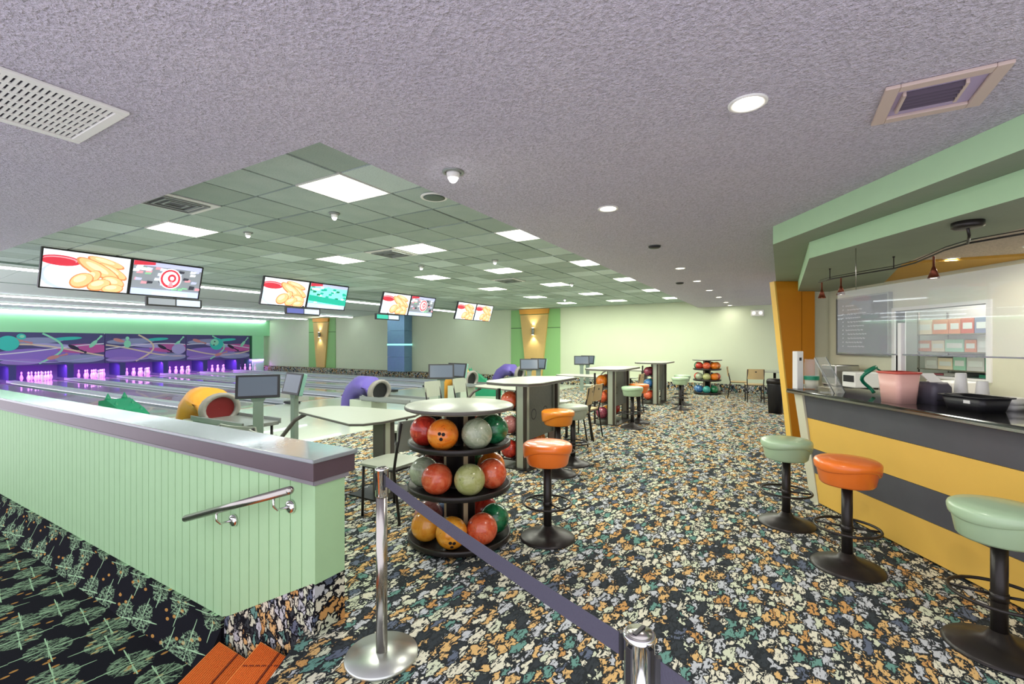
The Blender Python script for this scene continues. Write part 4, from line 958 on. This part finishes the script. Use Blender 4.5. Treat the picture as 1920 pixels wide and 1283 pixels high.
# curved track light
tk = thing('track_light', 'curved dark track rail with cone lamps under the bar soffit', 'track light', (0, 0, 0), 0)
path = [(3.36, 2.3), (3.33, 2.65), (3.32, 2.97), (3.24, 3.26), (3.30, 3.5), (3.42, 3.75), (3.56, 4.05), (3.62, 4.35), (3.56, 4.7), (3.52, 5.05), (3.58, 5.35)]
MB().tube([(x, y, 2.215) for x, y in path], .007, 8).tube([(x+.01, y, 2.24) for x, y in path], .004, 6).build('rail', M_black, tk)
MB().lathe([(.085, 2.33), (.085, 2.295), (.07, 2.285), (.001, 2.284)], 28, cx=3.10, cy=3.12).tube([(3.10, 3.12, 2.29), (3.13, 3.14, 2.24), (3.24, 3.26, 2.215)], .009, 8).build('canopy', M_black, tk)
for (x, y) in ((3.62, 4.35), (3.50, 5.05)): MB().tube([(x, y, 2.215), (x, y, 2.33)], .005, 8).sphere((x, y, 2.325), .011, 8, 6).build('support', M_black, tk)
for (x, y) in ((3.42, 3.72), (3.55, 4.95), (3.58, 5.3)):
    c = MB().lathe([(.008, 2.21), (.008, 2.13), (.012, 2.12), (.042, 2.03), (.040, 2.03)], 20, cx=x, cy=y, caps=False).build('lamp_shade', mat('copper_shade', '6a3420', .3, .7), tk)
    MB().lathe([(.034, 2.036), (.001, 2.036)], 16, cx=x, cy=y).build('bulb', M_gloww, c)
downlight(4.42, 4.62, 'recessed downlight in the bar ceiling, left of two', z=2.36, r=.07, power=14, group='downlights over the bar')
downlight(4.55, 4.0, 'recessed downlight in the bar ceiling, right of two', z=2.36, r=.07, power=14, group='downlights over the bar')
# ------------------------------------------------------------------ stanchions and belt
def stanchion(x, y, label, h=.905):
    t = thing('stanchion', label, 'stanchion', (x, y, 0), 0, 'belt stanchions')
    MB().lathe([(.17, 0), (.172, .008), (.168, .018), (.05, .026), (.034, .03)], 48).build('base', mat('satin_steel', 'd6dcd6', .32, .9, var=.06, vs=20), t)
    MB().cyl(0, 0, .028, h-.13, .027, 28).build('pole', M_steel, t)
    MB().lathe([(.0295, h-.135), (.031, h-.13), (.031, h-.012), (.033, h-.010), (.033, h-.002), (.030, h)], 32).build('head', M_chrome, t)
    MB().lathe([(.026, h), (.026, h+.003), (.001, h+.003)], 28).build('cap', M_steel, t)
    MB().box(-.020, .020, -.004, .004, h+.003, h+.006).build('cap_slot', M_black2, t, rot=.8)
    for an in (0, 90, 180, 270): MB().box(-.006, .006, .0295, .0335, h-.10, h-.02).build('belt_slot', M_black2, t, rot=R(an+35))
S1 = Vector((-.625, 2.20, 0)); S2 = Vector((.262, .945, 0))
stanchion(S1.x, S1.y, 'polished belt stanchion on a round base beside the half wall')
stanchion(S2.x, S2.y, 'polished belt stanchion close to the camera, cut by the lower edge')
M_belt = mat('belt_fabric', '4c4a5a', .8, bump=.3, bs=200)
def belt(p, q, label, sag=.02):
    d = (q-p).normalized(); p = p+d*.05; q = q-d*.045; n = 16; nr = Vector((-d.y, d.x, 0))*.001
    rings = []
    for k in range(n+1):
        t = k/n; c = p.lerp(q, t); zc = .855-sag*4*t*(1-t)
        rings.append([tuple(c+nr+Vector((0, 0, zc-.024))), tuple(c-nr+Vector((0, 0, zc-.024))), tuple(c-nr+Vector((0, 0, zc+.024))), tuple(c+nr+Vector((0, 0, zc+.024)))])
    t = thing('barrier_belt', label, 'belt', (0, 0, 0), 0, 'barrier belts')
    MB().loft(rings, smooth=False).build('webbing', M_belt, t)
    for e in (p, q): MB().prism([(e.x-.006, e.y-.006), (e.x+.006, e.y-.006), (e.x+.006, e.y+.006), (e.x-.006, e.y+.006)], .826, .884).build('clip', M_black2, t)
belt(S1, S2, 'dark grey belt stretched between the two stanchions', .012)
belt(S2, Vector((.62, .35, 0)), 'dark grey belt running from the near stanchion out of the frame', .0)
